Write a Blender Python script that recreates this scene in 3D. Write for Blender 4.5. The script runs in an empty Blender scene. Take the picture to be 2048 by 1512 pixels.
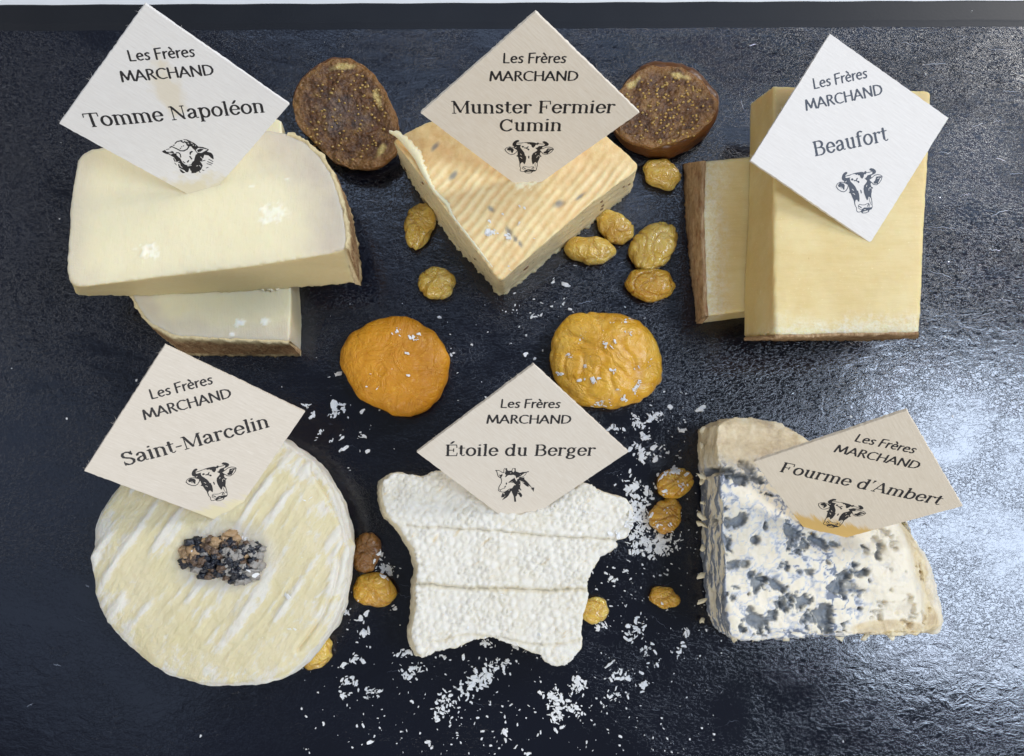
import bpy, math, random
import numpy as np
from mathutils import Vector, Matrix, geometry
from mathutils.bvhtree import BVHTree

U = 0.01                      # every length below is written in centimetres
sc = bpy.context.scene
col = sc.collection
random.seed(4)
rng = np.random.default_rng(11)

# ------------------------------------------------------------------ camera
CH, TILT, FPX = 28.0, math.radians(7.5), 1600.0
cam = bpy.data.cameras.new('camera')
cam.sensor_width = 36.0
cam.lens = FPX / 2048 * 36.0
cam.clip_start = 0.01
cam.clip_end = 30
cam_ob = bpy.data.objects.new('camera', cam)
cam_ob.location = (0, 0, CH * U)
cam_ob.rotation_euler = (TILT, 0, 0)
col.objects.link(cam_ob)
sc.camera = cam_ob

# ------------------------------------------------------------------ light
sc.view_settings.view_transform = 'Standard'
sc.view_settings.look = 'None'
sc.view_settings.gamma = 1
sc.view_settings.exposure = 0.0
sc.render.engine = 'CYCLES'
sc.cycles.use_denoising = True
sc.cycles.max_bounces = 8

world = bpy.data.worlds.new('World')
sc.world = world
world.use_nodes = True
world.node_tree.nodes['Background'].inputs[0].default_value = (0.88, 0.94, 1.0, 1)
world.node_tree.nodes['Background'].inputs[1].default_value = 0.13


def lamp(name, loc, target, sx, sy, radiance, colour):
    li = bpy.data.lights.new(name, 'AREA')
    li.shape = 'RECTANGLE'
    li.size, li.size_y = sx, sy
    li.energy = radiance * math.pi * sx * sy
    li.color = colour
    ob = bpy.data.objects.new(name, li)
    ob.location = loc
    d = Vector(target) - Vector(loc)
    ob.rotation_euler = d.to_track_quat('-Z', 'Y').to_euler()
    col.objects.link(ob)
    return ob


lamp('window_lamp', (1.04, -0.07, 1.50), (0.12, 0.03, 0), 0.70, 0.50, 16.0, (0.68, 0.80, 1.0))
lamp('ceiling_lamp_far', (0.7, 1.85, 2.3), (0.7, 1.75, 0), 3.4, 0.55, 1.9, (0.52, 0.68, 1.0))
lamp('ceiling_lamp_near', (0.8, 1.08, 2.3), (0.8, 1.0, 0), 3.2, 0.45, 1.7, (0.52, 0.68, 1.0))
lamp('ceiling_lamp_left', (-1.85, 0.1, 2.2), (-1.7, 0, 0), 0.9, 2.4, 0.42, (0.52, 0.68, 1.0))
lamp('shop_lamp_right', (1.9, 1.5, 1.5), (0, 0, 0), 0.8, 0.8, 21.0, (1.0, 0.96, 0.91))
lamp('fill_lamp_left', (-2.4, 0.6, 1.5), (0, 0, 0), 1.2, 1.0, 2.4, (1.0, 0.98, 0.96))  # added fill from the left, no such source is known
lamp('fill_lamp_front', (-0.4, -2.5, 1.7), (0, 0, 0), 2.4, 1.0, 5.6, (1.0, 0.97, 0.93))  # added fill, unseen source, brightens the labels leaning towards the viewer

# ------------------------------------------------------------------ helpers
RC = np.array([[1, 0, 0], [0, math.cos(TILT), -math.sin(TILT)], [0, math.sin(TILT), math.cos(TILT)]])
CAM = np.array([0, 0, CH])


def ray(px, py):
    return RC @ np.array([(px - 1024) / FPX, -(py - 756) / FPX, -1.0])


def P(px, py, z=0.0):
    """the point at height z (cm) seen at this place of the photograph"""
    d = ray(px, py)
    return CAM + d * ((z - CH) / d[2])


def lin(h):
    h = h.lstrip('#')
    o = []
    for i in (0, 2, 4):
        c = int(h[i:i + 2], 16) / 255
        o.append(c / 12.92 if c <= 0.04045 else ((c + 0.055) / 1.055) ** 2.4)
    return (*o, 1)


_perm = np.concatenate([np.random.default_rng(5).permutation(256)] * 3)
_grad = np.random.default_rng(6).normal(size=(256, 3))
_grad /= np.linalg.norm(_grad, axis=1)[:, None]


def noise(p):
    p = np.asarray(p, float)
    i = np.floor(p).astype(int)
    f = p - i
    w = f * f * f * (f * (f * 6 - 15) + 10)
    i &= 255
    out = np.zeros(len(p))
    for dx in (0, 1):
        for dy in (0, 1):
            for dz in (0, 1):
                h = _perm[_perm[_perm[i[:, 0] + dx] + i[:, 1] + dy] + i[:, 2] + dz]
                g = _grad[h]
                d = g[:, 0] * (f[:, 0] - dx) + g[:, 1] * (f[:, 1] - dy) + g[:, 2] * (f[:, 2] - dz)
                wx = w[:, 0] if dx else 1 - w[:, 0]
                wy = w[:, 1] if dy else 1 - w[:, 1]
                wz = w[:, 2] if dz else 1 - w[:, 2]
                out += d * wx * wy * wz
    return out * 1.6


def fbm(p, o=4, r=0.5):
    s, a, q = 0, 1, np.asarray(p, float)
    for k in range(o):
        s = s + a * noise(q + 17.3 * k)
        q = q * 2.03
        a *= r
    return s


def ss(a, b, x):
    t = np.clip((x - a) / (b - a), 0, 1)
    return t * t * (3 - 2 * t)


def seg_dist(p, poly):
    """distance in the plane from points p to an open polyline"""
    best = np.full(len(p), 1e9)
    for a, b in zip(poly[:-1], poly[1:]):
        a, b = np.asarray(a)[:2], np.asarray(b)[:2]
        ab = b - a
        t = np.clip(((p[:, :2] - a) @ ab) / (ab @ ab + 1e-12), 0, 1)
        best = np.minimum(best, np.hypot(*(p[:, :2] - a - t[:, None] * ab).T))
    return best


def resample(pts, step, closed=True, smooth=0):
    pts = np.asarray(pts, float)
    if closed:
        pts = np.vstack([pts, pts[:1]])
    d = np.concatenate([[0], np.cumsum(np.linalg.norm(np.diff(pts[:, :2], axis=0), axis=1))])
    n = max(8, int(d[-1] / step))
    s = np.linspace(0, d[-1], n, endpoint=not closed)
    q = np.stack([np.interp(s, d, pts[:, k]) for k in range(pts.shape[1])], 1)
    for _ in range(smooth):
        if closed:
            q = (np.roll(q, 1, 0) + 2 * q + np.roll(q, -1, 0)) / 4
        else:
            q[1:-1] = (q[:-2] + 2 * q[1:-1] + q[2:]) / 4
    return q


def to_mesh(name, v, f, origin=(0, 0, 0), mat=None, smooth=True, attrs=None):
    me = bpy.data.meshes.new(name)
    v = (np.asarray(v, float) - np.asarray(origin, float)) * U
    me.from_pydata(v.tolist(), [], [list(map(int, q)) for q in f])
    if smooth:
        me.polygons.foreach_set('use_smooth', [True] * len(me.polygons))
    for k, a in (attrs or {}).items():
        at = me.attributes.new(k, 'FLOAT', 'POINT')
        at.data.foreach_set('value', np.asarray(a, np.float32))
    if mat:
        me.materials.append(mat)
    me.update()
    return me


def link(name, me, parent=None, loc=None):
    o = bpy.data.objects.new(name, me)
    col.objects.link(o)
    if parent:
        o.parent = parent
    if loc is not None:
        o.location = [c * U for c in loc]
    return o


def tag(o, label=None, cat=None, group=None, kind=None):
    for k, x in (('label', label), ('category', cat), ('group', group), ('kind', kind)):
        if x:
            o[k] = x
    return o


def empty(name, loc):
    o = bpy.data.objects.new(name, None)
    o.empty_display_size = 0.01
    col.objects.link(o)
    o.location = [c * U for c in loc]
    return o


def normals(v, f):
    v = np.asarray(v)
    n = np.zeros_like(v)
    f = np.asarray(f)
    a, b, c = v[f[:, 0]], v[f[:, 1]], v[f[:, 2]]
    if f.shape[1] == 4:
        fn = np.cross(c - a, v[f[:, 3]] - b)
    else:
        fn = np.cross(b - a, c - a)
    for k in range(f.shape[1]):
        np.add.at(n, f[:, k], fn)
    return n / (np.linalg.norm(n, axis=1)[:, None] + 1e-12)


LABEL_SURF = []
SURF = []                      # surfaces on which crumbs can land


def surf(v, f):
    SURF.append(BVHTree.FromPolygons([tuple(x) for x in v], [tuple(map(int, q)) for q in f]))


def on_label(px, py):
    d = Vector(ray(px, py)).normalized()
    return any(b.ray_cast(Vector(CAM), d)[0] is not None for b in LABEL_SURF)


def drop(px, py):
    """where the sight line of this place of the photograph first meets something"""
    d = Vector(ray(px, py)).normalized()
    best = None
    for b in SURF:
        h = b.ray_cast(Vector(CAM), d)
        if h[0] is not None and (best is None or h[3] < best[2]):
            n = h[1] if h[1].z > 0 else -h[1]
            best = (h[0], n, h[3])
    if best is None:
        return Vector(P(px, py)), Vector((0, 0, 1))
    return best[0], best[1]


def cap(pts):
    """triangles filling a closed polygon"""
    return [list(t) for t in geometry.tessellate_polygon([[Vector((p[0], p[1], 0)) for p in pts]])]


def prism(pairs, zt, zb, vox=0.055, soft=4, step=0.25, bulge=0.0):
    """a slab between a top and a base outline, given as places in the photograph"""
    T = [P(q[0][0], q[0][1], q[0][2] if len(q[0]) > 2 else zt) for q in pairs]
    B = [P(q[1][0], q[1][1], q[1][2] if len(q[1]) > 2 else zb) for q in pairs]
    both = resample(np.hstack([T, B]), step)
    T, B = both[:, :3], both[:, 3:]
    n = len(T)
    rows = [T, B] if not bulge else [T, (T + B) / 2, B]
    v = np.vstack(rows)
    f = []
    for r in range(len(rows) - 1):
        for i in range(n):
            j = (i + 1) % n
            f.append([r * n + i, r * n + j, (r + 1) * n + j, (r + 1) * n + i])
    L = (len(rows) - 1) * n
    area = 0.5 * np.sum(T[:, 0] * np.roll(T[:, 1], -1) - T[:, 1] * np.roll(T[:, 0], -1))
    tri = cap(T)
    f += tri
    f += [[L + a, L + c, L + b] for a, b, c in cap(B)]
    me = bpy.data.meshes.new('tmp')
    me.from_pydata(v.tolist(), [], [list(map(int, q)) for q in f])
    me.update()
    import bmesh
    bm = bmesh.new()
    bm.from_mesh(me)
    bmesh.ops.recalc_face_normals(bm, faces=bm.faces)
    bm.to_mesh(me)
    bm.free()
    ob = bpy.data.objects.new('tmp', me)
    col.objects.link(ob)
    m = ob.modifiers.new('r', 'REMESH')
    m.mode = 'VOXEL'
    m.voxel_size = vox
    if soft:
        s = ob.modifiers.new('s', 'SMOOTH')
        s.factor = 0.5
        s.iterations = soft
    dg = bpy.context.evaluated_depsgraph_get()
    ev = ob.evaluated_get(dg)
    m2 = ev.to_mesh()
    nv, nf = len(m2.vertices), len(m2.polygons)
    co = np.empty(nv * 3)
    m2.vertices.foreach_get('co', co)
    fs = np.empty(len(m2.loops), int)
    m2.loops.foreach_get('vertex_index', fs)
    co = co.reshape(-1, 3)
    fs = fs.reshape(nf, -1)
    ev.to_mesh_clear()
    bpy.data.objects.remove(ob)
    bpy.data.meshes.remove(me)
    nr = normals(co, fs)
    if np.sum(nr[:, 2] * (co[:, 2] - co[:, 2].mean())) < 0:
        fs = fs[:, ::-1]
        nr = -nr
    return co, fs, nr


def blob(outline, zc, h, n=110, rings=34, a=0.55, b=0.8, zlow=0.0, smooth=2, ab=0.5):
    """a lump with the given outline; widest at height zc, crown at h"""
    o = [P(q[0], q[1], q[2] if len(q) > 2 else zc) for q in outline]
    per = resample(o, 0.02, True, 0)
    idx = np.linspace(0, len(per), n, endpoint=False).astype(int)
    o = per[idx][:, :2]
    for _ in range(smooth):
        o = (np.roll(o, 1, 0) + 2 * o + np.roll(o, -1, 0)) / 4
    c = o.mean(0)
    if np.sum(o[:, 0] * np.roll(o[:, 1], -1) - o[:, 1] * np.roll(o[:, 0], -1)) < 0:
        o = o[::-1]
    v, rho = [], []
    nt = int(rings * 0.78)
    prof = []
    for k in range(nt):
        t = k / nt * math.pi / 2
        prof.append((math.sin(t) if k else 0.0, t, 1))
    for k in range(rings - nt + 1):
        t = k / (rings - nt) * math.pi / 2
        prof.append((math.cos(t), t, 0))
    first = True
    for (r, t, top) in prof:
        if top:
            rr = math.sin(t) ** a if t > 0 else 0
            z = zc + (h - zc) * (math.cos(t) ** b)
        else:
            rr = math.cos(t) ** ab if t < math.pi / 2 - 1e-6 else 0
            z = zc - (zc - zlow) * math.sin(t) ** 0.9
        if rr == 0:
            v.append([[c[0], c[1], z]])
            rho.append([0.0])
        else:
            v.append([[c[0] + (q[0] - c[0]) * rr, c[1] + (q[1] - c[1]) * rr, z] for q in o])
            rho.append([rr if top else 1 + (1 - rr)] * n)
    f = []
    start = [0]
    for q in v:
        start.append(start[-1] + len(q))
    for k in range(len(v) - 1):
        s0, s1, l0, l1 = start[k], start[k + 1], len(v[k]), len(v[k + 1])
        for i in range(n):
            j = (i + 1) % n
            if l0 == 1:
                f.append([s0, s1 + i, s1 + j])
            elif l1 == 1:
                f.append([s0 + i, s1, s0 + j])
            else:
                f.append([s0 + i, s1 + i, s1 + j, s0 + j])
    v = np.array([x for q in v for x in q])
    rho = np.array([x for q in rho for x in q])
    tri = []
    for q in f:
        if len(q) == 3:
            tri.append(q)
        else:
            tri += [[q[0], q[1], q[2]], [q[0], q[2], q[3]]]
    return v, f, normals(v, np.array(tri)), rho


# ------------------------------------------------------------------ material helper
class Mat:
    def __init__(s, name, rough=0.5, spec=0.5, sss=0.0, rad=(0.004, 0.002, 0.001), scale=1.0):
        s.m = bpy.data.materials.new(name)
        s.m.use_nodes = True
        s.t = s.m.node_tree
        s.n = s.t.nodes
        s.b = s.n['Principled BSDF']
        s.b.inputs['Roughness'].default_value = rough
        s.b.inputs['Specular IOR Level'].default_value = spec
        if sss:
            s.b.inputs['Subsurface Weight'].default_value = sss
            s.b.inputs['Subsurface Radius'].default_value = rad
            s.b.inputs['Subsurface Scale'].default_value = scale
        tc = s.n.new('ShaderNodeTexCoord')
        mp = s.n.new('ShaderNodeMapping')
        mp.inputs['Scale'].default_value = (100, 100, 100)
        s.t.links.new(tc.outputs['Object'], mp.inputs['Vector'])
        s.cm = mp.outputs[0]

    def L(s, a, b):
        s.t.links.new(a, b)

    def map(s, sc=(1, 1, 1), rot=(0, 0, 0), loc=(0, 0, 0), src=None):
        r = s.n.new('ShaderNodeVectorRotate')
        r.rotation_type = 'EULER_XYZ'
        s.L(src or s.cm, r.inputs['Vector'])
        r.inputs['Rotation'].default_value = rot
        m = s.n.new('ShaderNodeMapping')
        s.L(r.outputs[0], m.inputs['Vector'])
        m.inputs['Scale'].default_value = sc
        m.inputs['Location'].default_value = loc
        return m.outputs[0]

    def noise(s, scale, detail=4, rough=0.5, vec=None, dist=0.0):
        q = s.n.new('ShaderNodeTexNoise')
        q.inputs['Scale'].default_value = scale
        q.inputs['Detail'].default_value = detail
        q.inputs['Roughness'].default_value = rough
        q.inputs['Distortion'].default_value = dist
        s.L(vec or s.cm, q.inputs['Vector'])
        return q.outputs[0]

    def voro(s, scale, vec=None, feature='F1', out=0):
        q = s.n.new('ShaderNodeTexVoronoi')
        q.feature = feature
        q.inputs['Scale'].default_value = scale
        s.L(vec or s.cm, q.inputs['Vector'])
        return q.outputs[out]

    def attr(s, name):
        q = s.n.new('ShaderNodeAttribute')
        q.attribute_name = name
        return q.outputs['Fac']

    def ramp(s, src, stops):
        q = s.n.new('ShaderNodeValToRGB')
        e = q.color_ramp.elements
        while len(e) < len(stops):
            e.new(0.5)
        for k, (p, c) in enumerate(stops):
            e[k].position = p
            e[k].color = c if isinstance(c, tuple) else ((c, c, c, 1) if not isinstance(c, str) else lin(c))
        s.L(src, q.inputs[0])
        return q.outputs[0]

    def math(s, op, a, b=None, clamp=False):
        q = s.n.new('ShaderNodeMath')
        q.operation = op
        q.use_clamp = clamp
        for k, x in enumerate((a, b)):
            if x is None:
                continue
            if isinstance(x, (int, float)):
                q.inputs[k].default_value = x
            else:
                s.L(x, q.inputs[k])
        return q.outputs[0]

    def mix(s, fac, a, b, mode='MIX'):
        q = s.n.new('ShaderNodeMix')
        q.data_type = 'RGBA'
        q.blend_type = mode
        for k, x in ((0, fac), (6, a), (7, b)):
            if isinstance(x, str):
                q.inputs[k].default_value = lin(x)
            elif isinstance(x, (int, float, tuple)):
                q.inputs[k].default_value = x
            else:
                s.L(x, q.inputs[k])
        return q.outputs[2]

    def xyz(s, vec=None):
        q = s.n.new('ShaderNodeSeparateXYZ')
        s.L(vec or s.cm, q.inputs[0])
        return q.outputs

    def bump(s, src, dist_cm=0.02, strength=1.0):
        q = s.n.new('ShaderNodeBump')
        q.inputs['Strength'].default_value = strength
        q.inputs['Distance'].default_value = dist_cm * U
        s.L(src, q.inputs['Height'])
        if s.b.inputs['Normal'].is_linked:
            s.L(s.b.inputs['Normal'].links[0].from_socket, q.inputs['Normal'])
        s.L(q.outputs[0], s.b.inputs['Normal'])
        return s

    def color(s, src):
        if isinstance(src, str):
            s.b.inputs['Base Color'].default_value = lin(src)
        else:
            s.L(src, s.b.inputs['Base Color'])
        return s

    def rough(s, src):
        s.L(src, s.b.inputs['Roughness'])
        return s
# ------------------------------------------------------------------ the tray and the table
m = Mat('white_table', rough=0.35)
m.color(m.mix(m.noise(2, 5), '#f4f3f0', '#e4e3e0'))
table_mat = m.m
v = [(-60, -60, -1.2), (60, -60, -1.2), (60, 60, -1.2), (-60, 60, -1.2), (-60, -60, -3), (60, -60, -3), (60, 60, -3), (-60, 60, -3)]
f = [(0, 1, 2, 3), (4, 7, 6, 5), (0, 4, 5, 1), (1, 5, 6, 2), (2, 6, 7, 3), (3, 7, 4, 0)]
t = link('table_top', to_mesh('table_top', v, f, (0, 0, 0), table_mat, False))
tag(t, 'white table top showing as a thin strip above the far edge of the black tray', kind='structure')

m = Mat('black_lacquer', rough=0.2, spec=0.5)
m.color(m.mix(m.noise(0.25, 3), (0.0016, 0.0026, 0.0075, 1), (0.0035, 0.0055, 0.014, 1)))
g1 = m.noise(7.2, 4, 0.62, m.map((1, 1.5, 1)), 1.1)
g2 = m.noise(2.2, 5, 0.6, m.map((1, 1.5, 1), rot=(0, 0, 0.2)), 1.2)
g3 = m.noise(0.6, 2, 0.5)
g4 = m.noise(19.0, 2, 0.6)
region = m.ramp(m.noise(0.30, 5, 0.65, m.map((0.8, 1.4, 1)), 0.5), [(0.36, 0.20), (0.60, 1.0)])
hgt = m.math('ADD', m.math('MULTIPLY', m.ramp(g1, [(0.46, 0.0), (0.56, 1.0)]), 0.5), m.math('MULTIPLY', g2, 0.30))
hgt = m.math('ADD', hgt, m.math('MULTIPLY', g4, 0.03))
wear = m.math('MULTIPLY', region, m.ramp(m.math('MULTIPLY', m.math('ADD', m.xyz()[1], 14.0), 0.037), [(0.05, 0.25), (0.45, 0.36), (0.80, 1.0)]))
m.bump(m.math('MULTIPLY', hgt, wear), 0.0125, 1.0)
m.bump(m.noise(1.6, 4, 0.6, m.map((1, 1.5, 1)), 0.8), 0.011, 1.0)
m.bump(g3, 0.012, 0.5)
m.rough(m.ramp(m.noise(0.35, 5, 0.6), [(0.3, 0.34), (0.7, 0.48)]))
m.b.inputs['Coat Weight'].default_value = 1.0
m.b.inputs['Coat IOR'].default_value = 1.68
m.b.inputs['Coat Roughness'].default_value = 0.07
m.L(m.b.inputs['Normal'].links[0].from_socket, m.b.inputs['Coat Normal'])
m.b.inputs['Specular IOR Level'].default_value = 0.03
tray_mat = m.m

m = Mat('smooth_black_rim', rough=0.4, spec=0.3)
m.color(m.mix(m.noise(0.6, 4), (0.008, 0.009, 0.012, 1), (0.014, 0.015, 0.018, 1)))
m.bump(m.noise(9, 3), 0.003, 0.5)
rim_mat = m.m

tray = empty('serving_tray', (0, 4, 0))
tag(tray, 'black glossy tray with a grained surface, under all the cheeses', 'tray')
xs = np.linspace(-25, 25, 90)
ys = np.linspace(-9.3, 17.0, 60)
ang = 0.0048


def yrot(x, y):
    return y + x * ang


v, f = [], []
for j, y in enumerate(ys):
    for i, x in enumerate(xs):
        v.append((x, yrot(x, y), 0.0))
nx = len(xs)
for j in range(len(ys) - 1):
    for i in range(nx - 1):
        a = j * nx + i
        f.append((a, a + 1, a + nx + 1, a + nx))
vv = np.array(v)
link('tray_floor', to_mesh('tray_floor', vv, f, (0, 4, 0), tray_mat), tray)
SURF.append(BVHTree.FromPolygons([(-40, -40, 0), (40, -40, 0), (40, 40, 0), (-40, 40, 0)], [(0, 1, 2, 3)]))


def rim(prof, horizontal=True):
    """a profile (offset, height) swept along the tray's side"""
    pts = []
    n = 60
    for k in range(n):
        s = -1 + 2 * k / (n - 1)
        for (o, z) in prof:
            if horizontal:
                x = s * 26
                pts.append((x, yrot(x, o) + 0.012 * math.sin(k * 1.7), z))
            else:
                pts.append((o, 4 + s * 14.2 + o * ang, z))
    q = len(prof)
    ff = []
    for k in range(n - 1):
        for i in range(q):
            j = (i + 1) % q
            ff.append((k * q + i, k * q + j, (k + 1) * q + j, (k + 1) * q + i))
    ff.append(tuple(range(q)))
    ff.append(tuple((n - 1) * q + i for i in reversed(range(q))))
    return pts, ff


for prof, h in ((((16.88, 0.002), (17.05, 0.012), (17.15, 0.02), (17.88, 0.03), (17.93, 0.0), (17.93, -1.2), (16.88, -1.2)), True),
                (((-9.12, 0.002), (-9.2, 0.06), (-9.25, 0.08), (-9.9, 0.09), (-9.97, 0.0), (-9.97, -1.2), (-9.12, -1.2)), True),
                (((24.6, 0.003), (24.75, 0.07), (25.7, 0.085), (25.8, 0.0), (25.8, -1.195), (24.6, -1.195)), False),
                (((-24.6, 0.003), (-24.75, 0.07), (-25.7, 0.085), (-25.8, 0.0), (-25.8, -1.195), (-24.6, -1.195)), False)):
    pts, ff = rim(prof, h)
    link('rim', to_mesh('rim', pts, ff, (0, 4, 0), rim_mat, False), tray)

# fine scratches and lint, lying on the tray
m = Mat('pale_scratch', rough=0.4)
m.color('#9aa2b0')
scratch_mat = m.m
m = Mat('dull_scratch', rough=0.4)
m.color('#4a505c')
dull_mat = m.m


def strip(pts, w, z=0.006):
    pts = np.asarray(pts, float)
    d = np.gradient(pts, axis=0)
    nn = np.stack([-d[:, 1], d[:, 0]], 1)
    nn /= np.linalg.norm(nn, axis=1)[:, None] + 1e-9
    k = len(pts)
    ww = w * np.sin(np.linspace(0.25, math.pi - 0.25, k)) * (0.6 + 0.4 * rng.random(k))
    a = pts + nn * ww[:, None]
    b = pts - nn * ww[:, None]
    vv = [(x, y, z) for x, y in a] + [(x, y, z) for x, y in b]
    ff = [(i, i + 1, k + i + 1, k + i) for i in range(k - 1)]
    return vv, ff


def curl(px, py, length, ang, bend=None, n=11):
    bend = rng.normal() * 0.10 if bend is None else bend
    c = P(px, py)
    s = np.linspace(-0.5, 0.5, n) * length
    x = s
    y = bend * length * 0.3 * (s / length) ** 2 * 4 + 0.018 * rng.normal(size=n)
    ca, sa = math.cos(ang), math.sin(ang)
    return np.stack([c[0] + ca * x - sa * y, c[1] + sa * x + ca * y], 1)


def strips(name, items, mat, label):
    V, F = [], []
    for pts, w in items:
        a, b = strip(pts, w)
        F += [tuple(q + len(V) for q in r) for r in b]
        V += a
    o = link(name, to_mesh(name, V, F, (0, 4, 0), mat, False), tray)
    tag(o, label, kind='stuff')


lines = [(1925, 78, .8, .2), (1998, 98, .9, -.15), (1870, 128, 1.2, .12), (1940, 145, .6, .05), (1505, 90, .6, .1), (1610, 58, .4, -.2), (1740, 58, .8, -.1), (1815, 87, .8, -.08),
         (1890, 305, .9, .1), (1955, 250, .5, .05), (1995, 243, .5, 0.05), (2002, 319, .6, -.05), (2032, 347, .7, 0), (2020, 183, .5, .1), (1880, 455, 1.1, .02), (1880, 548, 1.6, .12),
         (1935, 655, .7, -.15), (1868, 640, .6, .25), (1890, 700, .5, 0), (1965, 630, .9, .2), (2010, 600, .8, 0), (1990, 500, .6, .05), (1300, 392, .9, .15), (1350, 392, .8, -.1),
         (1245, 525, .7, 0), (1170, 605, .5, .2), (1345, 500, .3, .4), (1560, 730, .5, .3), (1760, 702, .8, .1), (2000, 760, .6, -.1),
         (2000, 425, .7, .1), (1930, 390, .4, .0), (890, 520, .6, .05), (745, 402, .5, 0), (610, 300, .3, .6), (115, 1330, .35, -.5), (175, 1172, .3, -.8), (60, 1410, .3, .5)]
strips('scratch', [(curl(x, y, l * (.4 + .7 * rng.random()), a + 0.2 * rng.normal()), 0.004 + .006 * rng.random()) for x, y, l, a in lines], scratch_mat, 'fine pale scratches and lint lying on the tray')
more = []
for _ in range(170):
    x = 2048 * rng.random() ** 0.6
    y = 70 + 1400 * rng.random()
    more.append((curl(x, y, 0.15 + 0.5 * rng.random(), rng.normal() * 0.5, rng.normal() * 0.5), 0.006))
strips('hairline_scratch', more, dull_mat, 'thin dull hairline marks in the tray surface')

# ------------------------------------------------------------------ flat print: letters drawn as pen strokes, emblems as shapes
def el(cx, cy, rx, ry, a0, a1, n=18):
    t = np.radians(np.linspace(a0, a1, n))
    return [(cx + rx * math.cos(q), cy + ry * math.sin(q)) for q in t]


def sf(x, y=0.0, l=.085, r=.085):
    return ('t', [(x - l, y), (x + r, y)])


def flag(x, y):
    return ('t', [(x - .10, y - .015), (x, y)])


def N(s):
    return ('n', s)


def Tn(s):
    return ('t', s)


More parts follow.
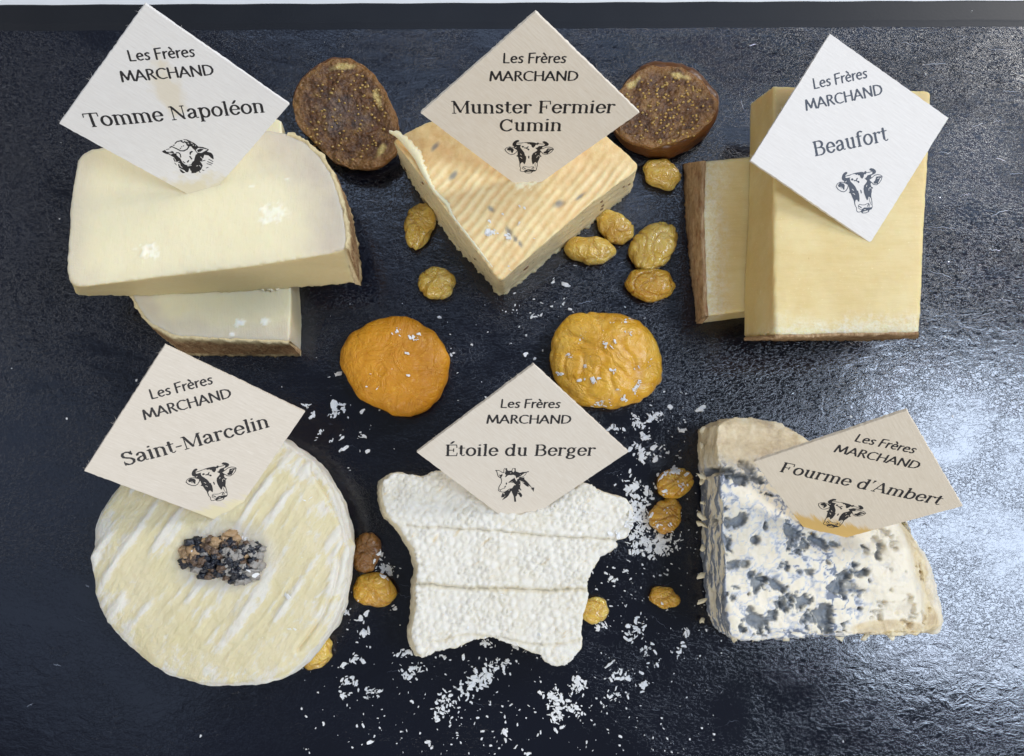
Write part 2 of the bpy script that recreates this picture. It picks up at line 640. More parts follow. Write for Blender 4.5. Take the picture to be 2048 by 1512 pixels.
XH = .485
SER = {
    'T': (.66, [N([(.33, .02), (.33, .66)]), Tn([(.03, .66), (.63, .66)]), Tn([(.03, .66), (.02, .50)]), Tn([(.63, .66), (.64, .50)]), sf(.33)]),
    'o': (.56, [N(el(.28, .24, .20, .24, 0, 360, 26))]),
    'm': (.86, [N([(.13, 0), (.13, XH)]), N([(.43, 0), (.43, .34)]), N([(.73, 0), (.73, .34)]), Tn(el(.28, .33, .15, .15, 175, 20)), Tn(el(.58, .33, .15, .15, 175, 20)), N(el(.28, .33, .15, .15, 50, 0)), N(el(.58, .33, .15, .15, 50, 0)), flag(.13, XH), sf(.13), sf(.43), sf(.73)]),
    'n': (.57, [N([(.13, 0), (.13, XH)]), N([(.44, 0), (.44, .34)]), Tn(el(.285, .33, .155, .15, 175, 20)), N(el(.285, .33, .155, .15, 50, 0)), flag(.13, XH), sf(.13), sf(.44)]),
    'e': (.52, [Tn([(.08, .26), (.45, .26)]), N(el(.27, .24, .19, .24, 5, 325, 24))]),
    'N': (.74, [Tn([(.13, 0), (.13, .66)]), N([(.13, .66), (.60, .02)]), Tn([(.60, 0), (.60, .66)]), sf(.13), sf(.60, .66), Tn([(.03, .66), (.16, .66)])]),
    'a': (.53, [N([(.38, .33), (.38, .10)]), Tn([(.38, .10), (.42, .02), (.50, .02)]), N(el(.24, .34, .14, .14, 0, 165)), Tn([(.38, .28), (.24, .26)]), N([(.24, .26), (.12, .21), (.08, .13), (.11, .05), (.19, .01), (.29, .04), (.38, .12)])]),
    'p': (.58, [N([(.13, -.19), (.13, XH)]), N(el(.31, .24, .19, .24, 155, -155, 24)), flag(.13, XH), sf(.13, -.2)]),
    'l': (.28, [N([(.14, 0), (.14, .70)]), flag(.14, .70), sf(.14)]),
    'M': (.90, [Tn([(.13, 0), (.13, .66)]), N([(.14, .66), (.43, .06)]), Tn([(.43, .06), (.74, .66)]), N([(.76, 0), (.76, .66)]), sf(.13), sf(.76), Tn([(.03, .66), (.18, .66)]), Tn([(.72, .66), (.86, .66)])]),
    'u': (.59, [N([(.14, XH), (.14, .15)]), N([(.43, 0), (.43, XH)]), N(el(.285, .15, .145, .15, 180, 260)), Tn(el(.285, .15, .145, .15, 240, 350)), flag(.14, XH), flag(.43, XH), Tn([(.43, .01), (.53, .01)])]),
    's': (.45, [Tn([(.35, .47), (.35, .34)]), N([(.34, .38), (.28, .46), (.19, .48), (.11, .44), (.10, .35), (.17, .28), (.28, .23), (.36, .17), (.35, .07), (.27, .01), (.17, .01), (.10, .07)]), Tn([(.085, .14), (.085, .0)])]),
    't': (.36, [N([(.15, .61), (.15, .10)]), Tn([(.15, .10), (.19, .02), (.26, .0), (.33, .05)]), Tn([(.03, .47), (.32, .47)])]),
    'r': (.43, [N([(.13, 0), (.13, XH)]), Tn([(.13, .32), (.19, .43), (.28, .48)]), N([(.28, .47), (.35, .47), (.37, .42)]), flag(.13, XH), sf(.13)]),
    'F': (.63, [N([(.14, 0), (.14, .66)]), Tn([(.05, .66), (.56, .66)]), Tn([(.56, .66), (.575, .50)]), Tn([(.14, .34), (.40, .34)]), Tn([(.40, .43), (.40, .25)]), sf(.14)]),
    'i': (.29, [N([(.14, 0), (.14, XH)]), flag(.14, XH), sf(.14), N([(.135, .64), (.145, .66)])]),
    'C': (.70, [N(el(.36, .33, .28, .33, 40, 318, 26)), Tn([(.60, .67), (.60, .46)])]),
    'B': (.66, [N([(.14, 0), (.14, .66)]), Tn([(.05, .66), (.34, .66)]), Tn([(.14, .35), (.36, .35)]), Tn([(.05, 0), (.36, 0)]), N(el(.34, .505, .17, .155, 90, -90)), N(el(.37, .175, .20, .175, 90, -90))]),
    'f': (.36, [N([(.15, 0), (.15, .56)]), N(el(.27, .56, .12, .13, 180, 95)), N([(.30, .69), (.36, .66)]), Tn([(.04, .47), (.31, .47)]), sf(.15)]),
    'S': (.60, [Tn([(.50, .67), (.50, .48)]), N([(.49, .52), (.42, .63), (.29, .67), (.16, .64), (.10, .53), (.14, .42), (.27, .36), (.42, .30), (.51, .20), (.48, .07), (.36, .0), (.22, .01), (.12, .10)]), Tn([(.10, .20), (.10, .0)])]),
    'c': (.48, [N(el(.27, .24, .19, .24, 45, 320, 24)), N([(.40, .40), (.41, .38)])]),
    '-': (.34, [Tn([(.05, .24), (.28, .24)]), Tn([(.05, .255), (.28, .255)])]),
    'E': (.64, [N([(.14, 0), (.14, .66)]), Tn([(.05, .66), (.56, .66)]), Tn([(.56, .66), (.575, .50)]), Tn([(.14, .34), (.42, .34)]), Tn([(.42, .43), (.42, .25)]), Tn([(.05, 0), (.58, 0)]), Tn([(.58, 0), (.60, .17)])]),
    'd': (.60, [N(el(.27, .24, .19, .24, 25, 335, 24)), N([(.45, 0), (.45, .70)]), flag(.45, .70), Tn([(.45, .01), (.55, .01)])]),
    'g': (.55, [N(el(.25, .32, .15, .16, 0, 360, 22)), Tn([(.37, .42), (.48, .49)]), N([(.17, .17), (.11, .11), (.13, .05), (.26, .03), (.40, .0), (.45, -.08), (.38, -.17), (.24, -.20), (.11, -.17), (.07, -.08), (.14, .0)])]),
    'b': (.58, [N([(.13, .0), (.13, .70)]), N(el(.31, .24, .19, .24, 155, -155, 24)), flag(.13, .70)]),
    'A': (.72, [Tn([(.10, 0), (.35, .67)]), N([(.35, .66), (.62, .02)]), Tn([(.18, .21), (.52, .21)]), sf(.10), sf(.62)]),
    "'": (.20, [N([(.12, .70), (.12, .66)]), Tn([(.13, .66), (.07, .54)])]),
    ' ': (.30, []),
}
SER['é'] = (SER['e'][0], SER['e'][1] + [N([(.25, .58), (.35, .70)])])
SER['É'] = (SER['E'][0], SER['E'][1] + [N([(.30, .76), (.40, .86)])])
SAN = {
    'L': (.50, [N([(.10, .68), (.10, 0)]), N([(.10, 0), (.42, 0)])]),
    'e': (.50, [N([(.08, .24), (.42, .27)]), N([(.42, .27), (.40, .38), (.30, .46), (.18, .44), (.09, .34), (.07, .20), (.13, .06), (.25, .0), (.40, .05)])]),
    's': (.40, [N([(.33, .42), (.24, .46), (.13, .42), (.10, .34), (.16, .27), (.27, .21), (.31, .12), (.25, .02), (.14, .0), (.06, .05)])]),
    ' ': (.26, []),
    'F': (.50, [N([(.10, .68), (.10, -.02)]), N([(.10, .68), (.46, .70)]), N([(.10, .37), (.38, .38)])]),
    'r': (.34, [N([(.09, .46), (.09, 0)]), N([(.09, .30), (.17, .41), (.30, .45)])]),
    'M': (.84, [N([(.06, -.02), (.14, .68)]), N([(.14, .68), (.40, .08)]), N([(.40, .08), (.66, .68)]), N([(.66, .68), (.75, .0)])]),
    'A': (.68, [N([(.03, -.02), (.33, .68)]), N([(.33, .68), (.62, .0)]), N([(.13, .22), (.52, .22)])]),
    'R': (.58, [N([(.11, .68), (.11, -.02)]), N([(.11, .68), (.30, .67), (.42, .60), (.43, .46), (.33, .37), (.12, .34)]), N([(.26, .35), (.52, .0)])]),
    'C': (.66, [N([(.60, .60), (.48, .67), (.32, .67), (.15, .57), (.07, .38), (.09, .18), (.21, .04), (.38, -.01), (.60, .05)])]),
    'H': (.70, [N([(.11, .68), (.11, -.02)]), N([(.59, .68), (.59, .0)]), N([(.11, .36), (.59, .36)])]),
    'N': (.72, [N([(.11, -.02), (.11, .68)]), N([(.11, .68), (.61, .0)]), N([(.61, .0), (.61, .70)])]),
    'D': (.72, [N([(.11, .68), (.11, .0)]), N([(.11, .68), (.36, .66), (.56, .56), (.64, .38), (.60, .18), (.44, .04), (.11, .0)])]),
}
SAN['è'] = (SAN['e'][0], SAN['e'][1] + [N([(.18, .70), (.29, .57)])])


class Ink:
    """an inked area in the plane, kept as a field: > 0 is ink"""
    def __init__(s, x0, x1, y0, y1, cell):
        s.cell, s.x0, s.y0 = cell, x0, y0
        s.nx, s.ny = int((x1 - x0) / cell) + 2, int((y1 - y0) / cell) + 2
        s.X = x0 + cell * np.arange(s.nx)
        s.Y = y0 + cell * np.arange(s.ny)
        s.F = np.full((s.ny, s.nx), -0.05)

    def win(s, pts, pad):
        pts = np.asarray(pts)
        i0 = max(0, int((pts[:, 0].min() - pad - s.x0) / s.cell))
        i1 = min(s.nx, int((pts[:, 0].max() + pad - s.x0) / s.cell) + 2)
        j0 = max(0, int((pts[:, 1].min() - pad - s.y0) / s.cell))
        j1 = min(s.ny, int((pts[:, 1].max() + pad - s.y0) / s.cell) + 2)
        return slice(j0, j1), slice(i0, i1)

    def put(s, w, f, add):
        s.F[w] = np.maximum(s.F[w], f) if add else np.minimum(s.F[w], -f)

    def stroke(s, pts, a, b=None, add=True):
        b = b or a
        pts = np.asarray(pts, float)
        w = s.win(pts, max(a, b) + 3 * s.cell)
        X, Y = np.meshgrid(s.X[w[1]] / a, s.Y[w[0]] / b)
        best = np.full(X.shape, 1e9)
        q = pts / [a, b]
        for p0, p1 in zip(q[:-1], q[1:]):
            d = p1 - p0
            t = np.clip(((X - p0[0]) * d[0] + (Y - p0[1]) * d[1]) / (d @ d + 1e-12), 0, 1)
            best = np.minimum(best, np.hypot(X - p0[0] - t * d[0], Y - p0[1] - t * d[1]))
        s.put(w, np.clip((1 - best) * min(a, b), -.05, .05), add)

    def poly(s, pts, add=True):
        pts = np.asarray(pts, float)
        w = s.win(pts, 3 * s.cell)
        X, Y = np.meshgrid(s.X[w[1]], s.Y[w[0]])
        ins = np.zeros(X.shape, bool)
        best = np.full(X.shape, 1e9)
        for p0, p1 in zip(pts, np.roll(pts, -1, 0)):
            c = (p0[1] > Y) != (p1[1] > Y)
            with np.errstate(divide='ignore', invalid='ignore'):
                ins ^= c & (X < (p1[0] - p0[0]) * (Y - p0[1]) / (p1[1] - p0[1] + 1e-15) + p0[0])
            d = p1 - p0
            t = np.clip(((X - p0[0]) * d[0] + (Y - p0[1]) * d[1]) / (d @ d + 1e-12), 0, 1)
            best = np.minimum(best, np.hypot(X - p0[0] - t * d[0], Y - p0[1] - t * d[1]))
        s.put(w, np.clip(np.where(ins, best, -best), -.05, .05), add)

    def mesh(s, wear=0.0, seed=0):
        F = s.F
        if wear:
            X, Y = np.meshgrid(s.X, s.Y)
            n = noise(np.stack([X.ravel() * 38, Y.ravel() * 38, np.full(X.size, seed + .5)], 1)).reshape(F.shape)
            F = F - wear * np.abs(n)
        IN = F > 0
        V, cache, faces = [], {}, []

        def corner(j, i):
            k = (j, i)
            if k not in cache:
                cache[k] = len(V)
                V.append((s.X[i], s.Y[j]))
            return cache[k]

        def cross(j0, i0, j1, i1):
            k = (j0, i0, j1, i1)
            if k not in cache:
                a, b = F[j0, i0], F[j1, i1]
                t = min(max(a / (a - b), .02), .98)
                cache[k] = len(V)
                V.append((s.X[i0] + t * (s.X[i1] - s.X[i0]), s.Y[j0] + t * (s.Y[j1] - s.Y[j0])))
            return cache[k]
        for j in range(s.ny - 1):
            row = IN[j, :-1].astype(int) + IN[j, 1:] + IN[j + 1, :-1] + IN[j + 1, 1:]
            i = 0
            nzi = np.nonzero(row)[0]
            if not len(nzi):
                continue
            k = 0
            while k < len(nzi):
                i = nzi[k]
                if row[i] == 4:
                    e = i
                    while k + 1 < len(nzi) and nzi[k + 1] == e + 1 and row[e + 1] == 4:
                        k += 1
                        e += 1
                    faces.append((corner(j, i), corner(j, e + 1), corner(j + 1, e + 1), corner(j + 1, i)))
                else:
                    c = [(j, i), (j, i + 1), (j + 1, i + 1), (j + 1, i)]
                    poly = []
                    for q in range(4):
                        p0, p1 = c[q], c[(q + 1) % 4]
                        if IN[p0]:
                            poly.append(corner(*p0))
                        if IN[p0] != IN[p1]:
                            lo, hi = (p0, p1) if p0 < p1 else (p1, p0)
                            poly.append(cross(*lo, *hi))
                    if len(poly) > 2:
                        faces.append(tuple(poly))
                k += 1
        return V, faces


def write(ink, font, text, u0, u1, base, em, an, bn, at, bt, slant=0.0):
    adv = sum(font[c][0] for c in text)
    k = (u1 - u0) / adv
    x = u0
    for c in text:
        a, strokes = font[c]
        for kind, pts in strokes:
            q = [(x + px * k + slant * py * em, base + py * em) for px, py in pts]
            ink.stroke(q, *((an * k, bn * em) if kind == 'n' else (at * k, bt * em)))
        x += a * k


# emblems, drawn in the pixels of a close look at the photograph and carried into the label's plane
COW_OUT = [
    ('p', [(380, 450), (385, 400), (420, 350), (480, 305), (560, 290), (592, 315), (575, 345), (520, 360), (500, 385), (505, 425), (560, 440), (625, 440), (622, 520), (670, 580), (730, 660), (750, 720), (757, 765), (785, 765), (792, 850), (775, 950), (740, 1027), (715, 1012), (690, 965), (650, 965), (612, 1010), (600, 1120), (588, 1100), (580, 960), (555, 870), (540, 795), (485, 770), (530, 738), (530, 600), (480, 560), (430, 525), (430, 490)]),
    ('p', [(1272, 345), (1330, 325), (1400, 345), (1460, 390), (1468, 430), (1430, 465), (1350, 482), (1275, 500), (1285, 530), (1200, 570), (1250, 640), (1210, 680), (1215, 740), (1268, 778), (1210, 800), (1190, 860), (1145, 950), (1136, 1010), (1120, 1000), (1080, 960), (1060, 955), (1020, 1010), (985, 1030), (962, 950), (950, 850), (960, 750), (1000, 680), (1090, 630), (1130, 590), (1065, 530), (1140, 500), (1180, 470), (1320, 462), (1352, 430), (1345, 395), (1290, 375)]),
    ('p', [(640, 385), (760, 360), (900, 355), (1040, 365), (1100, 390), (1130, 365), (1170, 372), (1172, 410), (1130, 440), (1080, 430), (1060, 480), (1000, 525), (955, 490), (940, 430), (905, 430), (890, 400), (860, 415), (800, 378), (700, 378)]),
    ('s', 12, [(500, 385), (640, 383), (700, 375)]), ('s', 11, [(1150, 405), (1280, 412), (1340, 400)]), ('s', 9, [(500, 437), (640, 440)]),
    ('s', 11, [(152, 570), (205, 520), (300, 492), (400, 512), (480, 556), (530, 590)]), ('s', 13, [(152, 570), (190, 640), (270, 702), (350, 728), (425, 708), (500, 650), (530, 600)]),
    ('p', [(212, 550), (300, 500), (400, 540), (425, 590), (370, 692), (330, 650), (230, 600)]),
    ('s', 12, [(1200, 572), (1310, 540), (1400, 502), (1500, 502), (1580, 530), (1615, 565), (1560, 640), (1470, 702), (1380, 727), (1300, 702), (1240, 635)]),
    ('p', [(1435, 540), (1560, 550), (1600, 570), (1530, 605), (1480, 660), (1430, 705), (1330, 692), (1305, 650), (1370, 625)]),
    ('e', 690, 490, 40, 26), ('s', 18, [(740, 525), (800, 530), (850, 490)]), ('s', 16, [(790, 535), (870, 570)]), ('e', 862, 575, 28, 26), ('s', 20, [(868, 775), (866, 830)]),
    ('s', 11, [(590, 1000), (592, 1090), (618, 1150), (598, 1200), (612, 1238), (660, 1252), (720, 1250), (760, 1290), (850, 1303), (950, 1292), (985, 1252), (1060, 1240), (1100, 1200), (1112, 1130), (1128, 1060), (1130, 1000)]),
    ('s', 8, [(1065, 980), (1060, 1060), (1075, 1130), (1100, 1150)]),
    ('s', 9, [(675, 1140), (690, 1100), (740, 1082), (800, 1105), (880, 1118), (960, 1102), (1010, 1100), (1032, 1140), (1000, 1185)]), ('s', 16, [(712, 1130), (760, 1162)]), ('s', 14, [(1000, 1125), (960, 1165)]), ('s', 8, [(660, 1150), (720, 1200), (770, 1200)]),
    ('p', [(700, 1250), (780, 1195), (850, 1175), (960, 1190), (1090, 1205), (1080, 1235), (985, 1255), (940, 1280), (800, 1280), (740, 1270)]),
]
COW_CUT = [('s', 8, [(790, 1270), (940, 1264)]), ('s', 9, [(615, 705), (650, 740)]), ('s', 9, [(610, 808), (640, 815), (660, 845)]), ('s', 8, [(1088, 690), (1066, 720)]), ('s', 7, [(1110, 820), (1130, 770), (1180, 755), (1195, 785)]),
           ('s', 11, [(510, 410), (630, 415)]), ('s', 11, [(1190, 440), (1330, 420)]), ('s', 9, [(460, 515), (500, 500)]), ('s', 7, [(220, 605), (320, 610), (330, 650)]), ('s', 9, [(1090, 470), (1140, 500)]), ('s', 8, [(1100, 450), (1110, 520)]), ('s', 8, [(830, 1225), (880, 1228)]), ('s', 7, [(1450, 590), (1520, 580)])]
SHEEP_OUT = [
    ('p', [(520, 595), (620, 600), (700, 690), (760, 790), (800, 870), (870, 925), (950, 945), (1050, 920), (1090, 840), (1130, 820), (1180, 640), (1230, 600), (1320, 590), (1500, 540), (1640, 580), (1700, 650), (1722, 755), (1650, 740), (1560, 660), (1440, 640), (1400, 760), (1330, 850), (1400, 960), (1350, 1080), (1280, 1130), (1130, 1185), (1040, 1170), (1000, 1060), (960, 1160), (890, 1150), (850, 1090), (760, 1050), (690, 1000), (660, 940), (700, 880), (620, 850), (580, 760), (520, 690), (450, 640)]),
    ('p', [(700, 1055), (760, 1075), (850, 1150), (890, 1170), (800, 1187), (740, 1140)]),
    ('p', [(880, 205), (950, 215), (1020, 245), (1150, 305), (1260, 400), (1400, 415), (1560, 475), (1572, 500), (1500, 545), (1300, 595), (1225, 600), (1150, 500), (1090, 450), (1050, 395), (990, 400), (920, 370), (895, 310), (830, 265), (850, 240), (990, 290), (920, 230)]),
    ('s', 20, [(440, 430), (490, 402), (640, 470), (740, 522), (830, 528), (930, 480), (980, 410), (960, 370)]), ('s', 18, [(590, 315), (640, 262), (740, 240), (830, 290)]), ('s', 16, [(535, 372), (570, 358)]), ('e', 765, 240, 40, 22), ('s', 14, [(840, 205), (920, 210), (1020, 250)]),
    ('p', [(205, 540), (290, 498), (340, 540), (500, 530), (560, 565), (530, 605), (430, 620), (300, 600), (240, 580)]), ('s', 12, [(330, 492), (420, 468)]), ('s', 13, [(300, 595), (420, 625), (520, 690)]),
    ('s', 18, [(625, 578), (690, 580), (735, 630), (748, 710)]), ('p', [(1005, 560), (1060, 520), (1120, 545), (1060, 580), (1035, 650), (1000, 620)]), ('s', 24, [(1015, 690), (1065, 760)]), ('s', 22, [(945, 850), (975, 810)]), ('s', 16, [(815, 840), (870, 880)]),
    ('e', 740, 455, 20, 20), ('e', 778, 408, 18, 18), ('e', 828, 382, 18, 18), ('s', 18, [(540, 750), (580, 830)]), ('s', 10, [(570, 880), (620, 940)]), ('s', 12, [(690, 1010), (870, 1100)]),
    ('s', 14, [(1620, 700), (1700, 760)]), ('s', 14, [(1570, 770), (1700, 840)]), ('s', 14, [(1540, 840), (1680, 900)]), ('s', 13, [(1520, 900), (1650, 940)]), ('s', 13, [(1500, 1030), (1560, 1010)]), ('s', 13, [(1380, 1090), (1440, 1110)]), ('s', 14, [(1340, 830), (1460, 800)]), ('s', 12, [(1280, 1100), (1320, 1170)]), ('s', 12, [(1060, 1180), (1200, 1170)]),
]
SHEEP_CUT = [('p', [(1185, 505), (1250, 440), (1350, 445), (1530, 488), (1440, 535), (1350, 585), (1240, 578)]), ('s', 11, [(960, 310), (985, 325)]), ('s', 12, [(1050, 300), (1080, 310)]), ('s', 12, [(1105, 350), (1112, 362)]), ('s', 10, [(1170, 370), (1175, 380)]), ('s', 15, [(640, 640), (710, 710)]), ('s', 12, [(410, 590), (510, 605)]),
             ('s', 13, [(955, 965), (1050, 950)]), ('s', 16, [(1000, 1060), (1010, 1100)]), ('s', 12, [(710, 890), (730, 970), (780, 1010)]), ('s', 10, [(650, 850), (700, 830)]), ('s', 9, [(340, 545), (470, 550)]), ('s', 10, [(1330, 700), (1390, 760)]), ('s', 9, [(1320, 830), (1400, 870)]), ('s', 9, [(1300, 950), (1340, 1000)]), ('s', 9, [(1210, 970), (1250, 960)]), ('s', 9, [(1040, 1110), (1050, 1165)]),
             ('e', 1110, 600, 45, 30), ('e', 1120, 720, 35, 60)]
SHEEP_IN = [('p', [(1225, 500), (1300, 460), (1420, 470), (1340, 545), (1240, 565)])]
GOAT_OUT = [
    ('s', 15, [(205, 275), (245, 300), (270, 400), (295, 480), (350, 520), (392, 545), (415, 640), (400, 720), (325, 840), (288, 950), (300, 995), (350, 1020)]), ('s', 12, [(350, 1010), (372, 960), (440, 922), (520, 908)]), ('s', 14, [(350, 1020), (430, 1042), (520, 1035), (600, 990), (690, 930), (780, 915)]),
    ('p', [(285, 290), (350, 440), (450, 400), (445, 460), (392, 545), (340, 460)]), ('s', 13, [(205, 275), (320, 275), (460, 358), (512, 350)]), ('s', 13, [(492, 340), (497, 260), (530, 195), (560, 170), (600, 210), (616, 155)]), ('p', [(550, 180), (600, 200), (620, 160), (612, 240), (645, 290), (580, 330), (548, 240)]), ('s', 12, [(775, 300), (800, 220), (870, 180), (900, 185), (905, 310)]), ('p', [(850, 190), (905, 178), (908, 320), (850, 345), (880, 260)]),
    ('p', [(550, 310), (640, 288), (770, 285), (830, 330), (910, 310), (1060, 358), (1160, 330), (1290, 325), (1350, 300), (1390, 322), (1290, 355), (1150, 365), (1060, 420), (1010, 500), (980, 575), (930, 540), (900, 460), (830, 430), (740, 440), (650, 440), (550, 525), (540, 480), (570, 430), (530, 400)]),
    ('s', 11, [(1010, 520), (1060, 420), (1160, 365), (1290, 350), (1270, 405), (1180, 490), (1020, 522)]), ('p', [(1030, 480), (1150, 370), (1240, 360), (1110, 455), (1060, 490)]),
    ('p', [(640, 705), (760, 600), (870, 528), (915, 620), (965, 690), (990, 780), (900, 770), (830, 708)]),
    ('p', [(975, 560), (1070, 520), (1225, 520), (1220, 575), (1350, 700), (1450, 830), (1500, 880), (1580, 880), (1555, 1045), (1510, 960), (1440, 915), (1500, 905), (1370, 800), (1375, 865), (1280, 820), (1170, 720), (1085, 655), (1080, 800), (1065, 870), (1105, 955), (1155, 972), (1080, 985), (1030, 935), (1020, 1000), (1115, 1100), (1150, 1160), (1112, 1240), (1060, 1210), (1040, 1160), (980, 1090), (960, 1160), (930, 1200), (905, 1200), (932, 1400), (858, 1400), (832, 1180), (780, 1070), (760, 990), (705, 1080), (640, 1190), (560, 1260), (405, 1350), (500, 1225), (380, 1240), (430, 1080), (540, 1035), (640, 975), (780, 905), (850, 800), (915, 790), (940, 680)]),
    ('e', 580, 740, 26, 42), ('s', 22, [(520, 870), (548, 830)]), ('s', 14, [(335, 930), (345, 960)]),
]
GOAT_CUT = [('s', 12, [(1060, 640), (1200, 700)]), ('s', 14, [(480, 1090), (500, 1110)]), ('s', 10, [(510, 1210), (530, 1180)]), ('s', 9, [(660, 985), (690, 960)]), ('s', 9, [(720, 690), (800, 672)]), ('s', 10, [(725, 365), (750, 350)]), ('s', 14, [(1000, 520), (960, 560), (1010, 560)]), ('s', 12, [(1030, 950), (1035, 990)]), ('s', 12, [(990, 1050), (1040, 1060)]), ('s', 10, [(800, 290), (830, 330)]), ('s', 10, [(520, 250), (530, 320)]), ('s', 8, [(1040, 760), (1045, 780)])]


def emblem(ink, fn, out, cut, inner, px):
    def go(item, add):
        if item[0] == 'p':
            ink.poly([fn(*q) for q in item[1]], add)
        elif item[0] == 's':
            ink.stroke([fn(*q) for q in item[2]], item[1] * px, None, add)
        else:
            _, cx, cy, rx, ry = item
            ink.poly([fn(cx + rx * math.cos(t), cy + ry * math.sin(t)) for t in np.linspace(0, 2 * math.pi, 14, endpoint=False)], add)
    for i in out:
        go(i, True)
    for i in cut:
        go(i, False)
    for i in inner:
        go(i, True)


# the six labels: centre and orientation, half diagonal 3.18 cm
POSE = {
    'tomme': ([[0.968, 0.0521, 0.2453], [0.1783, 0.545, -0.8192], [-0.1764, 0.8368, 0.5183]], [-9.741, 10.668, 5.902], 3.187),
    'munster': ([[0.9993, 0.0213, 0.0298], [0.0182, 0.4174, -0.9085], [-0.0318, 0.9085, 0.4168]], [0.556, 11.012, 5.25], 3.285),
    'beaufort': ([[0.9717, -0.2197, 0.0869], [0.2321, 0.9564, -0.1776], [-0.0441, 0.1927, 0.9803]], [10.387, 10.475, 4.614], 3.234),
    'marcelin': ([[0.9304, -0.1083, 0.3501], [0.2888, 0.8047, -0.5187], [-0.2256, 0.5837, 0.78]], [-9.372, 1.271, 4.04], 3.195),
    'etoile': ([[0.9935, 0.0733, 0.0866], [0.0058, 0.7293, -0.6842], [-0.1134, 0.6803, 0.7241]], [0.367, 0.931, 3.726], 3.223),
    'fourme': ([[0.9783, 0.13, -0.1615], [-0.2073, 0.6294, -0.7489], [0.0043, 0.7661, 0.6427]], [10.256, -0.021, 4.067], 3.125)}


def wood(name, base, dark, stain=None, tint=0.0):
    m = Mat(name, rough=0.62, spec=0.3)
    r = -math.radians(-45)
    off = (hash(name) % 7 * 3.1 if False else len(name) * 3.1, tint * 40, 0)
    g = m.noise(1.0, 6, 0.65, m.map((2.2, 20, 1), rot=(0, 0, r), loc=off))
    g2 = m.noise(1.0, 3, 0.5, m.map((0.35, 2.4, 1), rot=(0, 0, r), loc=off))
    c = m.mix(m.ramp(g, [(0.25, 0.15), (0.72, 1.0)]), dark, base)
    c = m.mix(m.math('MULTIPLY', m.ramp(g2, [(0.3, 1.0), (0.7, 0.0)]), 0.22), c, dark)
    fl = m.noise(1.0, 3, 0.6, m.map((2.6, 34, 1), rot=(0, 0, r), loc=off))
    c = m.mix(m.math('MULTIPLY', m.ramp(fl, [(0.60, 0.0), (0.72, 1.0)]), 0.5), c, '#f6efe2')
    dk = m.noise(1.0, 2, 0.6, m.map((3.0, 26, 1), rot=(0, 0, r), loc=(5, 5, 0)))
    c = m.mix(m.math('MULTIPLY', m.ramp(dk, [(0.66, 0.0), (0.76, 1.0)]), 0.25), c, '#a8977a')
    if stain:
        c = stain(m, c)
    m.color(c)
    m.bump(g, 0.004, 0.8)
    return m.m


def stain_tomme(m, c):
    x, y, _ = m.xyz()
    n = m.noise(1.4, 4)
    d = m.math('ADD', m.math('ABSOLUTE', m.math('ADD', x, 0.05)), m.math('MULTIPLY', m.math('SUBTRACT', n, 0.5), 1.3))
    w = m.math('SUBTRACT', 0.55, m.math('MULTIPLY', m.math('ABSOLUTE', m.math('SUBTRACT', y, 0.75)), 0.42))
    k = m.math('MULTIPLY', m.math('SUBTRACT', w, d), 4.0, True)
    c = m.mix(m.math('MULTIPLY', k, 0.40), c, '#dcc795')
    k2 = m.math('MULTIPLY', m.math('SUBTRACT', -2.05, m.math('ADD', y, m.math('MULTIPLY', m.math('SUBTRACT', m.noise(3, 4), 0.5), 1.4))), 2.0, True)
    return m.mix(m.math('MULTIPLY', k2, 0.55), c, '#e0cf96')


def stain_low(colr, level, amp, amt):
    def f(m, c):
        x, y, _ = m.xyz()
        n = m.noise(1.0, 5, 0.7, m.map((0.8, 7, 1), rot=(0, 0, math.radians(45))))
        k = m.math('MULTIPLY', m.math('SUBTRACT', level, m.math('ADD', y, m.math('MULTIPLY', m.math('SUBTRACT', n, 0.5), amp))), 5.0, True)
        return m.mix(m.math('MULTIPLY', k, amt), c, colr)
    return f


m = Mat('black_ink', rough=0.45, spec=0.4)
m.color(m.mix(m.noise(20, 3), (0.008, 0.007, 0.009, 1), (0.022, 0.020, 0.022, 1)))
ink_mat = m.m
m = Mat('ink_with_painted_sheen', rough=0.5, spec=0.4)  # black print with its sheen painted in as blue-grey
m.color(m.mix(m.noise(25, 3), (0.035, 0.042, 0.058, 1), (0.06, 0.068, 0.085, 1)))
ink_sheen = m.m

PRINT = {
    'tomme': ('Tomme Napoléon', -.79, .77, -.055, 'sheep', wood('pale_birch_one', '#f0ece6', '#e0dad2', stain_tomme, .1)),
    'munster': ('Munster Fermier', -.72, .77, .0, 'cow', wood('pale_birch_two', '#f0e6d6', '#dccdb6', None, .2)),
    'beaufort': ('Beaufort', -.38, .37, -.085, 'cow', wood('pale_birch_three', '#e6e1da', '#d6d0c8', None, .3)),
    'marcelin': ('Saint-Marcelin', -.68, .65, -.055, 'cow', wood('pale_birch_four', '#e3d8c8', '#d2c6b3', stain_low('#e2d6a0', -2.3, 1.2, .6), .4)),
    'etoile': ('Étoile du Berger', -.74, .68, -.04, 'goat', wood('pale_birch_five', '#e8dece', '#d8cab6', None, .5)),
    'fourme': ("Fourme d'Ambert", -.74, .80, -.05, 'cow', wood('pale_birch_six', '#eaddc8', '#d6c7af', stain_low('#d8aa44', -1.75, 0.9, .8), .6)),
}
